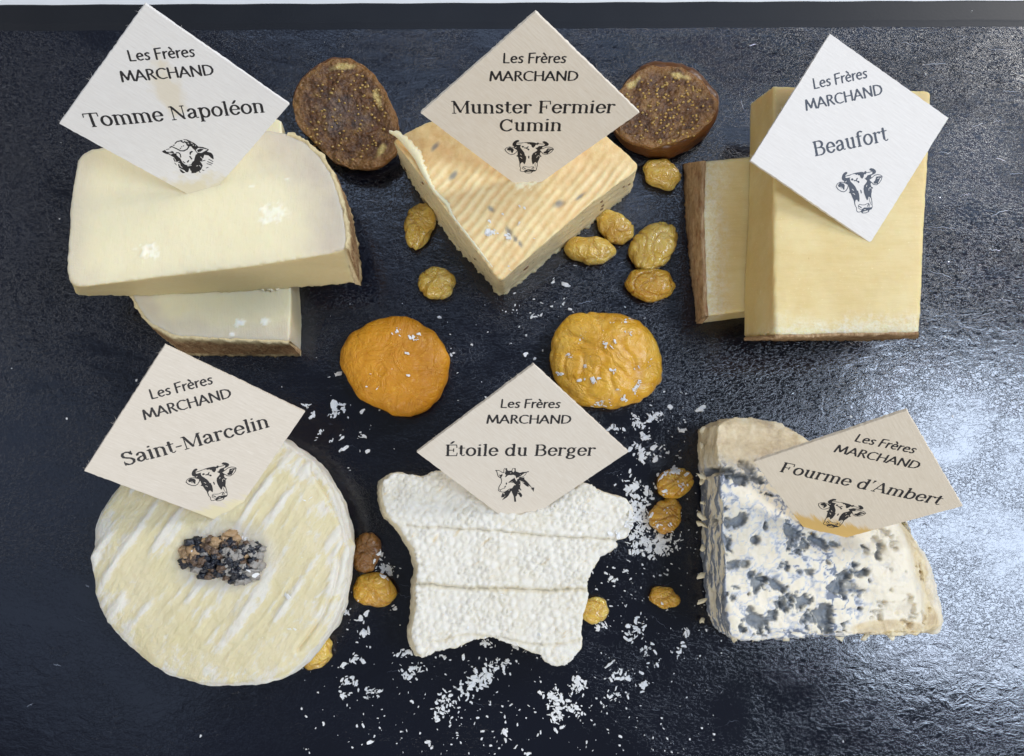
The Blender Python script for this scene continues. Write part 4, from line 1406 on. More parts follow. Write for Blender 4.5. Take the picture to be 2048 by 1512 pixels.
root = empty('cheese_block', P(1670, 480, 1.66))
tag(root, 'thick yellow cheese block with a thin brown near edge, under the whitest label', 'cheese', 'two overlapping blocks of yellow hard cheese')
ZB = 4.0
pairs = [((1547, 172), (1500, 206)), ((1700, 176), (1680, 220)), ((1861, 182), (1815, 225)), ((1860, 260), (1812, 290)), ((1849, 430), (1808, 440)), ((1844, 560), (1820, 570)), ((1838, 667), (1836, 672)), ((1700, 669), (1700, 676)),
         ((1549, 672), (1487, 677)), ((1547, 560), (1488, 570)), ((1547, 400), (1496, 430))]
v, f, nr = prism(pairs, ZB, 1.67, 0.065, 2)
lowr = [(1838, 667), (1700, 669), (1549, 672), (1486, 672)]
d = seg_dist(v, [P(x, y, ZB) for x, y in lowr])
edge = ss(0.80, 0.15, d + 0.30 * fbm(v * 1.5, 4, .6))
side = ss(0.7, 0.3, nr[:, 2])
wav = fbm(v * 1.1, 2)
v = v + nr * (0.010 * wav + 0.006 * fbm(v * 4, 3))[:, None]
rim_ = ss(.97, .85, np.max(np.abs(nr), axis=1))
v = v - nr * (rim_ * 0.05 * np.clip(fbm(v * 3.0, 4, .65) + .15, 0, 1))[:, None]
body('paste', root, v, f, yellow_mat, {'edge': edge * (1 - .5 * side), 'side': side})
rind_strip('rind', root, [(1488, 676, 1.9), (1549, 673), (1640, 671), (1700, 669), (1760, 668), (1838, 667)], [(1490, 680), (1549, 679), (1640, 680), (1700, 679), (1760, 678), (1836, 675)], ZB, 1.7, 0.04, fib_mat, 0.02, 0.05, seed=33)

# ------------------------------------------------------------------ the round white cheese
ZC = 1.1
out = [(238, 974), (222, 992), (206, 1020), (195, 1050), (188, 1110), (191, 1181), (209, 1224), (232, 1262), (262, 1295), (302, 1328), (332, 1346), (362, 1357), (400, 1366), (441, 1371), (482, 1370), (524, 1364), (560, 1354), (590, 1341), (620, 1318), (645, 1289), (676, 1246), (695, 1206), (705, 1160), (711, 1092), (703, 1042), (692, 1010), (677, 981), (658, 950), (634, 921), (612, 902), (588, 885), (545, 868), (500, 858), (450, 856), (400, 862), (350, 880), (300, 905), (262, 938)]
out = [(x, y, 1.0 + 0.95 * float(ss(640, 330, x - 0.55 * (y - 1115)))) for x, y in out]
root = empty('round_cheese', P(450, 1115, 0))
tag(root, 'round cream cheese with a wrinkled bloomy rind and a dark fruity topping in its middle', 'cheese')
v, f, nr, rho = blob(out, ZC, 2.42, n=420, rings=210, a=0.42, b=0.22, zlow=0.0, smooth=2)
dirr = math.radians(56)
cx, sx = math.cos(dirr), math.sin(dirr)
across = v[:, 0] * sx - v[:, 1] * cx
along = v[:, 0] * cx + v[:, 1] * sx
warp = 0.7 * fbm(np.stack([across * .45, along * .22, v[:, 2] * 0], 1), 3)
q = across / 0.85 + warp * 0.35
saw = q - np.floor(q)
ridge = np.exp(-((saw - 0.5) / 0.15) ** 2)
q2 = across / 0.43 + 0.6 * fbm(np.stack([across * .6, along * .3, v[:, 2] * 0 + 4], 1), 3)
fine = (0.5 + 0.5 * np.cos(q2 * 2 * math.pi)) ** 3
amp = ss(0.2, 0.9, 0.5 + 0.6 * fbm(np.stack([across * .8, along * .45, v[:, 2] * 0 + 9], 1), 3))
topw = ss(0.3, 0.8, nr[:, 2])
c0 = P(450, 1113, 2.4)
halo_d = np.hypot((v[:, 0] - c0[0]) / 1.75, (v[:, 1] - c0[1]) / 1.15)
halo = ss(1.15, 0.6, halo_d + 0.12 * noise(v * 2))
calm = 1 - 0.8 * ss(1.3, 0.7, halo_d)
disp = topw * calm * (0.11 * ridge * amp + 0.045 * fine * amp + 0.05 * fbm(v * .5, 3))
wr = fbm(np.stack([np.arctan2(v[:, 1] - c0[1], v[:, 0] - c0[0]) * 2.2, v[:, 2] * 2.8, rho * 3], 1), 4, .55)
disp += (1 - topw) * 0.09 * wr
disp += 0.022 * fbm(v * 2.2, 3, .6)
# a folded crease near the right rim
cre = resample([P(x, y, 2.35) for x, y in ((620, 935), (652, 985), (680, 1040), (689, 1085), (688, 1098), (680, 1100), (676, 1140), (664, 1190), (640, 1240), (596, 1300))], 0.1, False, 2)
dc = seg_dist(v, cre)
disp -= 0.10 * np.exp(-(dc / 0.055) ** 2) * (v[:, 2] > 1.2)
disp += 0.05 * np.exp(-((dc - .16) / 0.10) ** 2) * (v[:, 2] > 1.2)
v = v + nr * disp[:, None]
white = topw * (0.30 + 0.62 * ridge * amp + 0.45 * fine * amp * amp - 0.10) + (1 - topw) * 0.5
rimw = ss(0.62, 0.95, rho) * (rho <= 1.0)
white = np.clip(white + 0.30 * rimw * (0.5 + fbm(v * 0.9, 3)), 0, 1)
o = link('rind', to_mesh('rind', v, f, root_loc(root), round_mat, True, {'white': white, 'halo': halo}), root)
surf(v, f)

# its topping: a heap of dark, tan and grey nuggets
root = empty('nugget_topping', P(447, 1113, 2.45))
tag(root, 'small heap of black, tan and grey sticky nuggets on the middle of the round cheese', 'topping')


def nugget_mat(name, a, b, rough):
    m = Mat(name, rough=rough, spec=0.5, sss=0.1, rad=(0.002, 0.001, 0.001))
    m.color(m.mix(m.noise(9, 4, 0.7), a, b))
    m.bump(m.noise(14, 4, 0.7), 0.02, 0.9)
    return m.m


NM = [nugget_mat('black_nugget', '#0c0d12', '#2c303c', 0.3), nugget_mat('tan_nugget', '#8d7150', '#c2a27a', 0.4), nugget_mat('brown_nugget', '#3a2b22', '#7d6652', 0.35), nugget_mat('grey_nugget', '#7d7871', '#b3ada4', 0.5)]
TOP = []
for (x, y, r, k) in ((385, 1085, 9, 0), (384, 1095, 8, 1), (398, 1080, 7, 0), (404, 1086, 8, 0), (372, 1100, 9, 1), (375, 1120, 9, 0), (372, 1128, 8, 0), (388, 1127, 7, 0), (380, 1110, 9, 1), (395, 1105, 11, 1), (410, 1096, 8, 1),
                     (407, 1120, 8, 0), (415, 1135, 9, 0), (408, 1150, 8, 0), (400, 1136, 8, 3), (421, 1113, 10, 0), (416, 1106, 7, 3), (420, 1090, 9, 2), (436, 1098, 11, 1), (445, 1090, 9, 2), (443, 1081, 7, 0), (436, 1120, 10, 0), (426, 1130, 9, 1),
                     (440, 1138, 10, 0), (430, 1145, 8, 2), (450, 1128, 9, 0), (452, 1108, 10, 2), (460, 1095, 8, 2), (455, 1080, 8, 0), (466, 1070, 11, 1), (474, 1078, 9, 1), (460, 1073, 8, 1), (468, 1090, 9, 2), (474, 1108, 12, 3), (485, 1100, 9, 2),
                     (492, 1108, 9, 1), (478, 1122, 10, 0), (465, 1122, 9, 0), (455, 1130, 9, 3), (464, 1140, 10, 3), (474, 1142, 10, 0), (485, 1135, 9, 0), (490, 1122, 9, 2), (468, 1158, 8, 0), (458, 1152, 8, 2), (476, 1154, 8, 3), (497, 1088, 8, 2),
                     (505, 1094, 9, 3), (515, 1092, 8, 0), (524, 1098, 7, 3), (510, 1108, 9, 3), (520, 1112, 9, 3), (507, 1118, 8, 0), (515, 1125, 8, 3), (503, 1130, 9, 2), (500, 1142, 9, 3), (490, 1150, 8, 0), (510, 1140, 9, 3), (522, 1130, 8, 3), (495, 1158, 9, 3), (512, 1152, 8, 3), (482, 1160, 8, 3), (424, 1122, 9, 3), (447, 1147, 8, 3), (398, 1122, 8, 2)):
    TOP.append((x, y, r, k))
for k_ in range(70):
    t_, u_ = random.random() * 6.283, random.random() ** .5
    TOP.append((447 + 76 * u_ * math.cos(t_), 1114 + 38 * u_ * math.sin(t_) * (1 - .15 * math.cos(t_)), 4 + 3.5 * random.random(), random.choice((0, 0, 0, 2, 2, 1) if math.cos(t_) < .3 else (0, 0, 3, 2))))
bm_n = []
for i, (x, y, r, k) in enumerate(TOP):
    c, nrm = drop(x, y)
    rr = r * 0.0158 * (1.05 + 0.4 * random.random())
    hh = (0.26 if i < 64 else 0.42) * max(0, 1 - ((x - 447) / 95) ** 2 - ((y - 1114) / 60) ** 2) + 0.05 * random.random()
    V, F = [], []
    n, q = 14, 9
    sd = i * 3.7
    for j in range(q + 1):
        ph = math.pi * j / q
        for a in range(n):
            t = 2 * math.pi * a / n
            V.append((math.cos(t) * math.sin(ph), math.sin(t) * math.sin(ph), math.cos(ph)))
    V = np.array(V)
    s = 1 + 0.6 * fbm(V * 1.5 + sd, 3, .6)
    V = V * s[:, None] * rr * np.array([1, 0.85, 0.8]) + np.array(c) + [0, 0, hh]
    for j in range(q):
        for a in range(n):
            a2 = (a + 1) % n
            F.append((j * n + a, (j + 1) * n + a, (j + 1) * n + a2, j * n + a2))
    link('nugget', to_mesh('nugget', V, F, root_loc(root), NM[k]), root)
    bm_n.append((V, F))
for V, F in bm_n:
    surf(V, F)

# ------------------------------------------------------------------ the star-shaped cheese
root = empty('star_cheese', P(1010, 1140, 0))
tag(root, 'white star-shaped cheese with a dimpled rind and two cut lines across it', 'cheese')
ZE = 2.0
out = [(756, 961), (772, 949), (790, 944), (812, 951), (838, 955), (858, 945), (880, 942), (930, 960), (980, 1000), (1040, 1030), (1095, 1010), (1135, 985), (1163, 967), (1178, 968), (1190, 975), (1205, 985), (1228, 991), (1252, 996), (1263, 1012), (1267, 1032), (1264, 1055), (1255, 1073), (1238, 1079), (1228, 1082), (1237, 1092), (1220, 1105), (1202, 1114), (1190, 1130), (1178, 1150), (1173, 1168), (1176, 1187),
       (1170, 1212), (1166, 1230), (1163, 1260), (1163, 1292), (1158, 1304), (1147, 1317), (1134, 1328), (1119, 1334), (1104, 1332), (1091, 1325), (1080, 1309), (1058, 1300), (1040, 1294), (1022, 1289), (994, 1278), (980, 1275), (966, 1277), (938, 1284), (910, 1294), (874, 1304), (856, 1310), (841, 1317), (832, 1313), (822, 1300), (813, 1278), (812, 1253), (819, 1225), (819, 1200), (820, 1170), (824, 1150), (826, 1134), (820, 1112), (813, 1092), (794, 1064), (780, 1048), (763, 1031), (754, 1003), (752, 980)]


def smooth_pts(o, it=2):
    o = np.array(o, float)
    return o


# top outline sits a little inside the silhouette on the left, the base spreads
cc = np.array([1024, 967.0])
tops = [(x + (12 if x < 840 else 0), y) for x, y in out]
pairs = []
for (x, y), (tx, ty) in zip(out, tops):
    # the base: where a near-upright side meets the tray, drawn in a little at the far sides
    k = 0.035
    bx, by = x + (cc[0] - x) * k * 1.6, y + (cc[1] - y) * k * 1.6
    if x < 840:
        bx, by = x + 2, y + 2
    pairs.append(((tx, ty), (bx, by)))
v, f, nr = prism(pairs, ZE, 0.0, 0.045, 3, step=0.12)
a = math.radians(42)
ca, sa = math.cos(a), math.sin(a)
wv = np.stack([fbm(v * .7, 2), fbm(v * .7 + 9, 2)], 1) * 0.16 + np.stack([noise(v * 3.1), noise(v * 3.1 + 5)], 1) * 0.05
x1, y1 = (v[:, 0] * ca + v[:, 1] * sa) + wv[:, 0], (-v[:, 0] * sa + v[:, 1] * ca) + wv[:, 1]
g = 0.27
row = np.round(y1 / (g * 0.87))
xo = (row.astype(int) % 2) * g / 2
hx = np.round((x1 - xo) / g) * g + xo
hy = row * g * 0.87
hid = np.abs(np.sin(hx * 12.9898 + hy * 78.233) * 43758.5453) % 1
hr = np.hypot(x1 - hx, y1 - hy) / (g * 0.5)
dome = np.clip(1 - hr ** 2, 0, 1)
ringy = np.exp(-((hr - 0.5) / 0.22) ** 2)
bumps = np.where(hid > 0.45, ringy * 0.9, dome * (0.6 + 0.6 * hid))
top = ss(0.45, 0.8, nr[:, 2])
up = (nr[:, 2] > -0.2)


def crease(pts, z):
    pl = resample([P(x, y, z) for x, y in pts], 0.1, False, 1)
    w = 0.05 * fbm(v * 1.6, 3)
    return seg_dist(v + np.stack([0 * w, w, 0 * w], 1), pl)


d1 = crease([(815, 1051), (880, 1056), (960, 1060), (1040, 1066), (1120, 1074), (1180, 1077), (1230, 1078)], ZE)
d2 = crease([(826, 1166), (870, 1171), (930, 1176), (1000, 1177), (1090, 1182), (1130, 1181), (1174, 1178)], ZE)
d3 = crease([(870, 1283), (940, 1268), (1000, 1276), (1060, 1288), (1100, 1290), (1163, 1280)], ZE)
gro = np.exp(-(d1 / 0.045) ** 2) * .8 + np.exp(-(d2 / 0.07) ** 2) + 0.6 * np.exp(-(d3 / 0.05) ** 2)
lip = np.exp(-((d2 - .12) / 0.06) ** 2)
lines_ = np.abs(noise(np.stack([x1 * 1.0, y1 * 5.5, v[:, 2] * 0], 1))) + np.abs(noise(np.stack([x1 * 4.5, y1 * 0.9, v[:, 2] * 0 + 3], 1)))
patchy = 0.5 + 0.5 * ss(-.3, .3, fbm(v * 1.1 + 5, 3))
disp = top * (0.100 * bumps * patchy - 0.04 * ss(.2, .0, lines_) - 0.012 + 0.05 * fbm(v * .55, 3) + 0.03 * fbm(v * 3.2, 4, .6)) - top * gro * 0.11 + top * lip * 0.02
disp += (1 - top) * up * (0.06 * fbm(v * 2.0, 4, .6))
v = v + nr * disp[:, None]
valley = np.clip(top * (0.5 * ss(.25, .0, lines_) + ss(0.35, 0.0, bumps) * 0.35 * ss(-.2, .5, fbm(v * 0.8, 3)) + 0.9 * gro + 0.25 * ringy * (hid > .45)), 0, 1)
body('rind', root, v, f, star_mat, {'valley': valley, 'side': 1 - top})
r = np.random.default_rng(12)

# ------------------------------------------------------------------ the blue-veined wedge
root = empty('blue_cheese_wedge', P(1640, 1080, 0))
tag(root, 'crumbly white cheese wedge with blue-grey veins and holes, at lower right', 'cheese')
Z = 2.75
pairs = [((1436, 850, 2.2), (1396, 862)), ((1455, 838, 2.0), (1412, 850)), ((1481, 833, 1.9), (1470, 845)), ((1545, 841, 1.8), (1530, 850)), ((1592, 862, 1.9), (1575, 868)), ((1640, 900, 2.1), (1620, 900)), ((1720, 950, 2.4), (1690, 950)),
         ((1800, 1010, 2.5), (1770, 1010)), ((1828, 1036, 2.5), (1800, 1030)), ((1838, 1070, 2.5), (1815, 1065)), ((1844, 1095, 2.5), (1835, 1095)), ((1858, 1120, 2.4), (1855, 1118)), ((1866, 1156, 2.4), (1866, 1150)), ((1872, 1200, 2.4), (1875, 1190)),
         ((1884, 1225, 2.3), (1882, 1215)), ((1885, 1250, 2.3), (1880, 1245)), ((1874, 1268, 2.3), (1868, 1262)), ((1800, 1269, 2.6), (1795, 1255)), ((1719, 1269, Z), (1710, 1255)), ((1640, 1273, Z), (1630, 1258)), ((1545, 1279, Z), (1535, 1265)), ((1480, 1281, Z), (1462, 1272)),
         ((1462, 1272, Z), (1432, 1258)), ((1457, 1230, Z), (1416, 1230)), ((1452, 1169, Z), (1410, 1175)), ((1449, 1110, Z), (1406, 1120)), ((1446, 1060, Z), (1404, 1060)), ((1443, 1000, Z), (1404, 1000)), ((1440, 940, 2.6), (1400, 940)), ((1434, 890, 2.4), (1396, 895))]
v, f, nr = prism(pairs, Z, 0.0, 0.04, 5, step=0.12)
nx_, ny_ = v[:, 0], v[:, 1]
# rounded shoulders at right
pr = [P(x, y, 2.5) for x, y in ((1838, 1050), (1850, 1100), (1872, 1180), (1888, 1240), (1880, 1272))]
dr = seg_dist(v, pr)
v[:, 2] -= ss(0.9, 0.0, dr) ** 2 * 0.55 * (v[:, 2] / 2.7)
left = ss(0.45, 0.8, -nr[:, 0]) * (v[:, 0] < P(1500, 1000, 1)[0])
vein_p = v * np.array([0.85, 1.05, 0.9])
w0 = fbm(vein_p * 1.1 + 3, 2) * 0.6
veins = np.minimum(np.abs(fbm(vein_p * 1.3 + w0[:, None], 4, .55)), 0.05 + np.abs(fbm(vein_p * 2.1 + 31, 3, .55)))
mold = ss(0.24, 0.0, veins)
patch = ss(-0.05, 0.45, fbm(v * 0.55 + 21, 3))
xw = ss(P(1800, 1150, 2.7)[0], P(1640, 1150, 2.7)[0], v[:, 0])
mold = mold * (0.45 + 0.55 * patch) * (0.12 + 0.88 * xw)
spk = ss(0.30, 0.52, fbm(v * 2.3 + 40, 3)) * patch * xw
mold = np.maximum(mold, spk * 0.85)
pits = [(1700, 1152, .34, .18, 40, .14), (1725, 1150, .22, .13, 10, .12), (1680, 1178, .2, .26, 70, .12), (1528, 1158, .17, .10, 0, .16), (1556, 1172, .22, .14, -30, .10), (1510, 1240, .18, .28, 80, .10), (1640, 1228, .33, .26, 20, .13), (1652, 1250, .12, .26, -70, .12), (1510, 1083, .13, .10, 30, .12), (1533, 1053, .12, .06, 70, .12),
        (1566, 1212, .13, .16, 50, .15), (1765, 1115, .10, .12, 0, .12), (1480, 1040, .28, .15, 20, .09), (1455, 1045, .14, .20, 0, .1), (1475, 953, .36, .16, -25, .12), (1520, 960, .28, .12, -10, .08), (1442, 941, .16, .10, 0, .22), (1500, 935, .24, .16, -30, .07), (1650, 1085, .30, .14, -35, .10), (1680, 1092, .24, .10, -20, .07),
        (1470, 1130, .2, .12, 10, .08), (1490, 1128, .14, .1, 30, .08), (1575, 1140, .10, .10, 0, .08), (1600, 1145, .14, .08, -30, .07), (1620, 1143, .14, .1, 0, .08), (1464, 1195, .12, .14, 0, .08), (1500, 1220, .12, .10, 0, .1), (1498, 1188, .06, .08, 0, .1)]
rp = np.random.default_rng(101)
for _ in range(16):
    pits.append((1465 + 330 * rp.random() ** 1.3, 1000 + 270 * rp.random(), .05 + .09 * rp.random(), .04 + .06 * rp.random(), 180 * rp.random(), .05 + .06 * rp.random()))
pit = np.zeros(len(v))
depth = np.zeros(len(v))
jit = 0.62 * fbm(v * 2.4, 5, .62)
for (x, y, rx, ry, th, dp) in pits:
    c = P(x, y, 2.7)
    t = math.radians(th)
    dx, dy = v[:, 0] - c[0], v[:, 1] - c[1]
    e = np.hypot((dx * math.cos(t) + dy * math.sin(t)) / rx, (-dx * math.sin(t) + dy * math.cos(t)) / ry) * 0.8 + jit
    e = np.where(v[:, 2] > 1.0, e, 9)
    pit = np.maximum(pit, ss(1.0, 0.78, e) * min(1, .55 + 1.6 * max(rx, ry)))
    depth = np.maximum(depth, 1.9 * dp * ss(1.0, 0.5, e))
nb = fbm(v * np.array([1.25, 1.6, 1.0]) + 60, 5, .6) + 0.35 * noise(v * 4.5 + 8)
cav = ss(0.34, 0.46, nb) * (nr[:, 2] > .5) * (v[:, 2] > 1.2) * (0.05 + .95 * xw) * ss(P(0, 950, 2.6)[1], P(0, 980, 2.6)[1], v[:, 1])
pit = np.maximum(pit * 0.9, cav * .9)
depth = np.maximum(depth, 0.16 * ss(0.34, 0.7, nb) * (cav > 0))
streaks = fbm(v * np.array([2.8, 1.0, 3.4]) + 5, 4, .62)
gold = 0.75 * ss(P(0, 948, 2.4)[1], P(0, 890, 2.4)[1], v[:, 1] + 0.25 * fbm(v * 1.2, 3))
gold = np.maximum(gold, ss(0.50, 0.08, dr + 0.22 * fbm(v * 1.4, 3)) * 0.85)
backg = ss(P(0, 880, 1)[1], P(0, 850, 1)[1], v[:, 1])
cb = P(1785, 1262, 2.6)
eb = np.hypot((v[:, 0] - cb[0]) / 1.35, (v[:, 1] - cb[1]) / 0.35)
gold = np.maximum(gold, ss(1.0, 0.8, eb) * 0.8)
leftmold = left * ss(-0.05, 0.22, streaks) * 0.75 * ss(P(0, 900, 1)[1], P(0, 960, 1)[1], v[:, 1])
mold = np.maximum(mold * (1 - left), leftmold)
mold = mold * (1 - gold)
pit = pit * (1 - 0.3 * gold)
disp = -depth + 0.055 * fbm(v * 0.9, 3) + 0.022 * fbm(v * 3.0, 4, .6) - 0.03 * ss(0.1, 0.0, veins) * patch
disp += left * 0.10 * streaks + (1 - ss(.3, .7, nr[:, 2])) * (1 - left) * 0.06 * fbm(v * 2.5, 4, .6)
dt = seg_dist(v, [P(x, y, 2.5) for x, y in ((1560, 1000), (1600, 1035), (1655, 1062), (1760, 1055), (1830, 1040))])
v[:, 2] -= 0.42 * ss(1.1, 0.1, dt) * (v[:, 2] > 1.2)
# broad smear marks of the knife
disp += 0.018 * noise(np.stack([v[:, 0] * .25, v[:, 1] * 4.0, v[:, 2] * 0], 1)) * ss(.6, .9, nr[:, 2])
v = v + nr * disp[:, None]
body('paste', root, v, f, blue_mat, {'mold': np.clip(mold, 0, 1), 'pit': pit, 'gold': np.clip(gold, 0, 1)})
r = np.random.default_rng(14)
pl = [(1401 + 5 * r.random(), y + 5 * r.normal(), z) for y, z in ((865, 1.2), (905, 1.0), (946, 1.6), (950, 1.5), (968, 1.3), (1010, 1.2), (1020, 1.3), (1032, 1.1), (1045, 1.0), (1100, .6), (1150, .5), (1200, .5), (1240, .3))] + [(1460 + 330 * r.random(), 1272 + 2 * r.random(), 2.2 + .4 * r.random()) for _ in range(7)]
torn('torn_crumbs', root, pl, blue_mat, 0.13, 6, ('mold', 'pit', 'gold'))
r = np.random.default_rng(15)

# ------------------------------------------------------------------ dried fruit
def fruit_mat(name, a, b, dark, sss, rough, rad, bumpy=0.02, coat=0.0, scale=5):
    m = Mat(name, rough=rough, spec=0.5, sss=sss, rad=rad)
    c = m.mix(m.ramp(m.noise(1.3, 5, 0.6), [(0.35, 0.0), (0.65, 1.0)]), a, b)
    c = m.mix(m.math('MULTIPLY', m.attr('fold'), 0.75), c, dark)
    if 'apricot' in name:
        c = m.mix(m.math('MULTIPLY', m.ramp(m.noise(9, 5, 0.75), [(0.52, 0.0), (0.70, 1.0)]), 0.45), c, '#e9b540')
        c = m.mix(m.math('MULTIPLY', m.ramp(m.noise(0.8, 4, 0.6), [(0.5, 0.0), (0.68, 1.0)]), 0.5), c, '#b5730c')
        m.bump(m.ramp(m.math('ABSOLUTE', m.math('SUBTRACT', m.noise(1.1, 4, 0.6, None, 1.2), 0.5)), [(0.0, 0.0), (0.10, 1.0)]), 0.03, 0.8)
    m.color(c)
    m.bump(m.noise(scale, 5, 0.65), bumpy, 0.9)
    m.rough(m.ramp(m.noise(4, 3), [(0.35, rough * 0.75), (0.65, rough * 1.5)]))
    m.b.inputs['Coat Weight'].default_value = coat
    if 'raisin' in name:
        rg = m.math('ABSOLUTE', m.math('SUBTRACT', m.noise(2.6, 3, 0.5, None, 0.8), 0.5))
        m.bump(m.ramp(rg, [(0.0, 0.0), (0.13, 1.0)]), 0.045, 0.9)
        m.b.inputs['Transmission Weight'].default_value = 0.12
    m.b.inputs['Coat Roughness'].default_value = 0.15
    return m.m


GOLD_R = fruit_mat('golden_raisin_skin', '#dfb448', '#e8cc74', '#c08e2c', 0.7, 0.17, (0.004, 0.003, 0.001), 0.02, 0.6, 5)
DEEP_R = fruit_mat('amber_raisin_skin', '#d9a232', '#e2b650', '#b27a1c', 0.7, 0.2, (0.004, 0.0025, 0.0008), 0.02, 0.3, 5)
BROWN_R = fruit_mat('brown_raisin_skin', '#8a5c2a', '#a3733a', '#5c3814', 0.4, 0.34, (0.004, 0.002, 0.0006), 0.03, 0.2, 6)
APR1 = fruit_mat('deep_apricot_skin', '#c07f0c', '#cc8c14', '#a56a0a', 0.3, 0.48, (0.004, 0.0025, 0.0006), 0.018, 0.0, 8)
APR2 = fruit_mat('light_apricot_skin', '#e0a620', '#e4b64a', '#d0921c', 0.35, 0.3, (0.004, 0.003, 0.0008), 0.03, 0.1, 6)


def ell(cx, cy, rx, ry, th, n=40, irr=0.05, seed=0):
    r = np.random.default_rng(seed)
    ph = r.random(4) * 6.28
    am = r.normal(size=4) * irr
    o = []
    t0 = math.radians(th)
    for i in range(n):
        t = 2 * math.pi * i / n
        k = 1 + am[0] * math.cos(2 * t + ph[0]) + am[1] * math.cos(3 * t + ph[1]) + am[2] * .7 * math.cos(5 * t + ph[2]) + am[3] * .5 * math.cos(8 * t + ph[3])
        x, y = rx * math.cos(t) * k, ry * math.sin(t) * k
        o.append((cx + x * math.cos(t0) + y * math.sin(t0), cy - x * math.sin(t0) + y * math.cos(t0)))
    return o


def raisin(px, py, rx, ry, th, mat, label, seed, h=0.62, outl=None):
    out = outl or ell(px, py, rx, ry, th, seed=seed)
    v, f, nr, rho = blob(out, 0.24, h, n=120, rings=54, a=0.72, b=0.8, smooth=2)
    t = math.radians(th if rx >= ry else th + 90)
    c = v.mean(0)
    u = (v[:, 0] - c[0]) * math.cos(t) + (v[:, 1] - c[1]) * math.sin(t)
    w = -(v[:, 0] - c[0]) * math.sin(t) + (v[:, 1] - c[1]) * math.cos(t)
    q = np.stack([u * 1.0, w * 1.35, v[:, 2] * 0.8 + seed * 3.1], 1)
    q2 = q + 0.5 * np.stack([noise(q * 0.9), noise(q * 0.9 + 7), noise(q * .9 + 13)], 1)
    n1 = np.abs(noise(q2 * 1.1))
    n2 = np.abs(noise(q2 * 2.3 + 5))
    cre = ss(0.22, 0.0, n1)
    disp = -0.045 * cre - 0.014 * ss(0.25, 0, n2) + 0.06 * noise(q * 0.8) + 0.014 * noise(q2 * 3.2)
    keep = ss(0.02, 0.25, v[:, 2])
    v = v + nr * (disp * keep)[:, None]
    v[:, 2] = np.maximum(v[:, 2], 0.004)
    loc = P(px, py, 0)
    o = link('raisin', to_mesh('raisin', v, f, loc, mat, True, {'fold': np.clip(0.35 * cre + .6 * ss(0.1, .6, noise(q * .7 + 3)), 0, 1)}), None, loc)
    tag(o, label, 'raisin', 'golden raisins scattered on the tray')
    surf(v, f)
    return o


raisin(840, 452, 31, 46, -8, GOLD_R, 'tall golden raisin left of the seeded wedge, touching its side', 2)
raisin(873, 567, 36, 35, 20, GOLD_R, 'small crumpled golden raisin left of the seeded wedge tip, standing apart', 5)
raisin(1324, 350, 41, 29, -20, GOLD_R, 'golden raisin just below the right fig slice', 3)
raisin(1230, 456, 41, 30, -38, GOLD_R, 'golden raisin touching the right side of the seeded wedge, uppermost of four', 7)
raisin(1180, 500, 48, 31, 2, GOLD_R, 'golden raisin with an amber dent, lowest against the seeded wedge', 8)
raisin(1307, 495, 54, 44, 55, GOLD_R, 'largest pale golden raisin, beside the left rind of the yellow blocks', 9, 0.75)
raisin(1299, 570, 51, 33, -8, DEEP_R, 'oval amber raisin lying below the largest pale raisin', 10, 0.68)
raisin(1331, 1031, 32, 36, 0, DEEP_R, 'round amber raisin, lower of the touching pair left of the blue-veined cheese', 12)
raisin(1349, 966, 39, 31, 25, DEEP_R, 'flake-sprinkled amber raisin, upper of the touching pair left of the blue-veined cheese', 11, 0.7)
raisin(1327, 1194, 29, 23, -5, DEEP_R, 'small lone amber raisin between the star cheese and the blue-veined cheese', 13, .5)
raisin(1186, 1220, 31, 26, 0, GOLD_R, 'small golden raisin half hidden under the lower right side of the star cheese', 14, .5)
raisin(733, 1105, 30, 43, -12, BROWN_R, 'dark brown raisin against the right side of the round cheese', 15, .62)
raisin(748, 1181, 48, 33, -5, DEEP_R, 'pointed oval raisin below the brown raisin, right of the round cheese', 16, .62)
raisin(632, 1305, 40, 31, 35, GOLD_R, 'golden raisin tucked under the lower right edge of the round cheese', 17, .6)


def apricot(out, mat, label, seed, h, dent):
    v, f, nr, rho = blob(out, 0.45, h, n=190, rings=90, a=0.75, b=0.75, smooth=4)
    c = v.mean(0)
    q = v * 0.8 + seed
    disp = 0.12 * noise(q * 0.6) + 0.05 * fbm(q * 1.2, 3) - dent * 0.045 * ss(0.3, 0, np.abs(noise(q * 1.5))) + 0.012 * fbm(q * 4, 3)
    disp *= ss(0.0, 0.3, v[:, 2])
    v = v + nr * disp[:, None]
    v[:, 2] = np.maximum(v[:, 2], 0.004)
    loc = [c[0], c[1], 0]
    fold = np.clip(ss(0.12, 0, np.abs(noise(q * 1.5))) * dent * .4 + ss(0.1, .6, noise(q * .5 + 4)) * .6, 0, 1)
    o = link('dried_apricot', to_mesh('dried_apricot', v, f, loc, mat, True, {'fold': fold}), None, loc)
    tag(o, label, 'dried apricot', 'two dried apricots in the middle of the tray')
    surf(v, f)


apricot([(681, 730), (685, 698), (702, 670), (737, 646), (780, 632), (811, 632), (846, 653), (871, 667), (889, 691), (898, 716), (892, 762), (878, 797), (853, 825), (818, 838), (790, 836), (758, 818), (716, 797), (695, 765)], APR1, 'deep orange dried apricot on the left, smooth with few white flakes', 31, 1.15, 0.3)
apricot([(1098, 712), (1100, 681), (1114, 649), (1135, 628), (1180, 621), (1240, 628), (1286, 649), (1314, 681), (1323, 716), (1325, 762), (1307, 786), (1279, 807), (1223, 819), (1180, 814), (1145, 804), (1114, 776), (1100, 741)], APR2, 'lighter yellow-orange dried apricot on the right, sprinkled with many white flakes', 57, 1.2, 1.0)

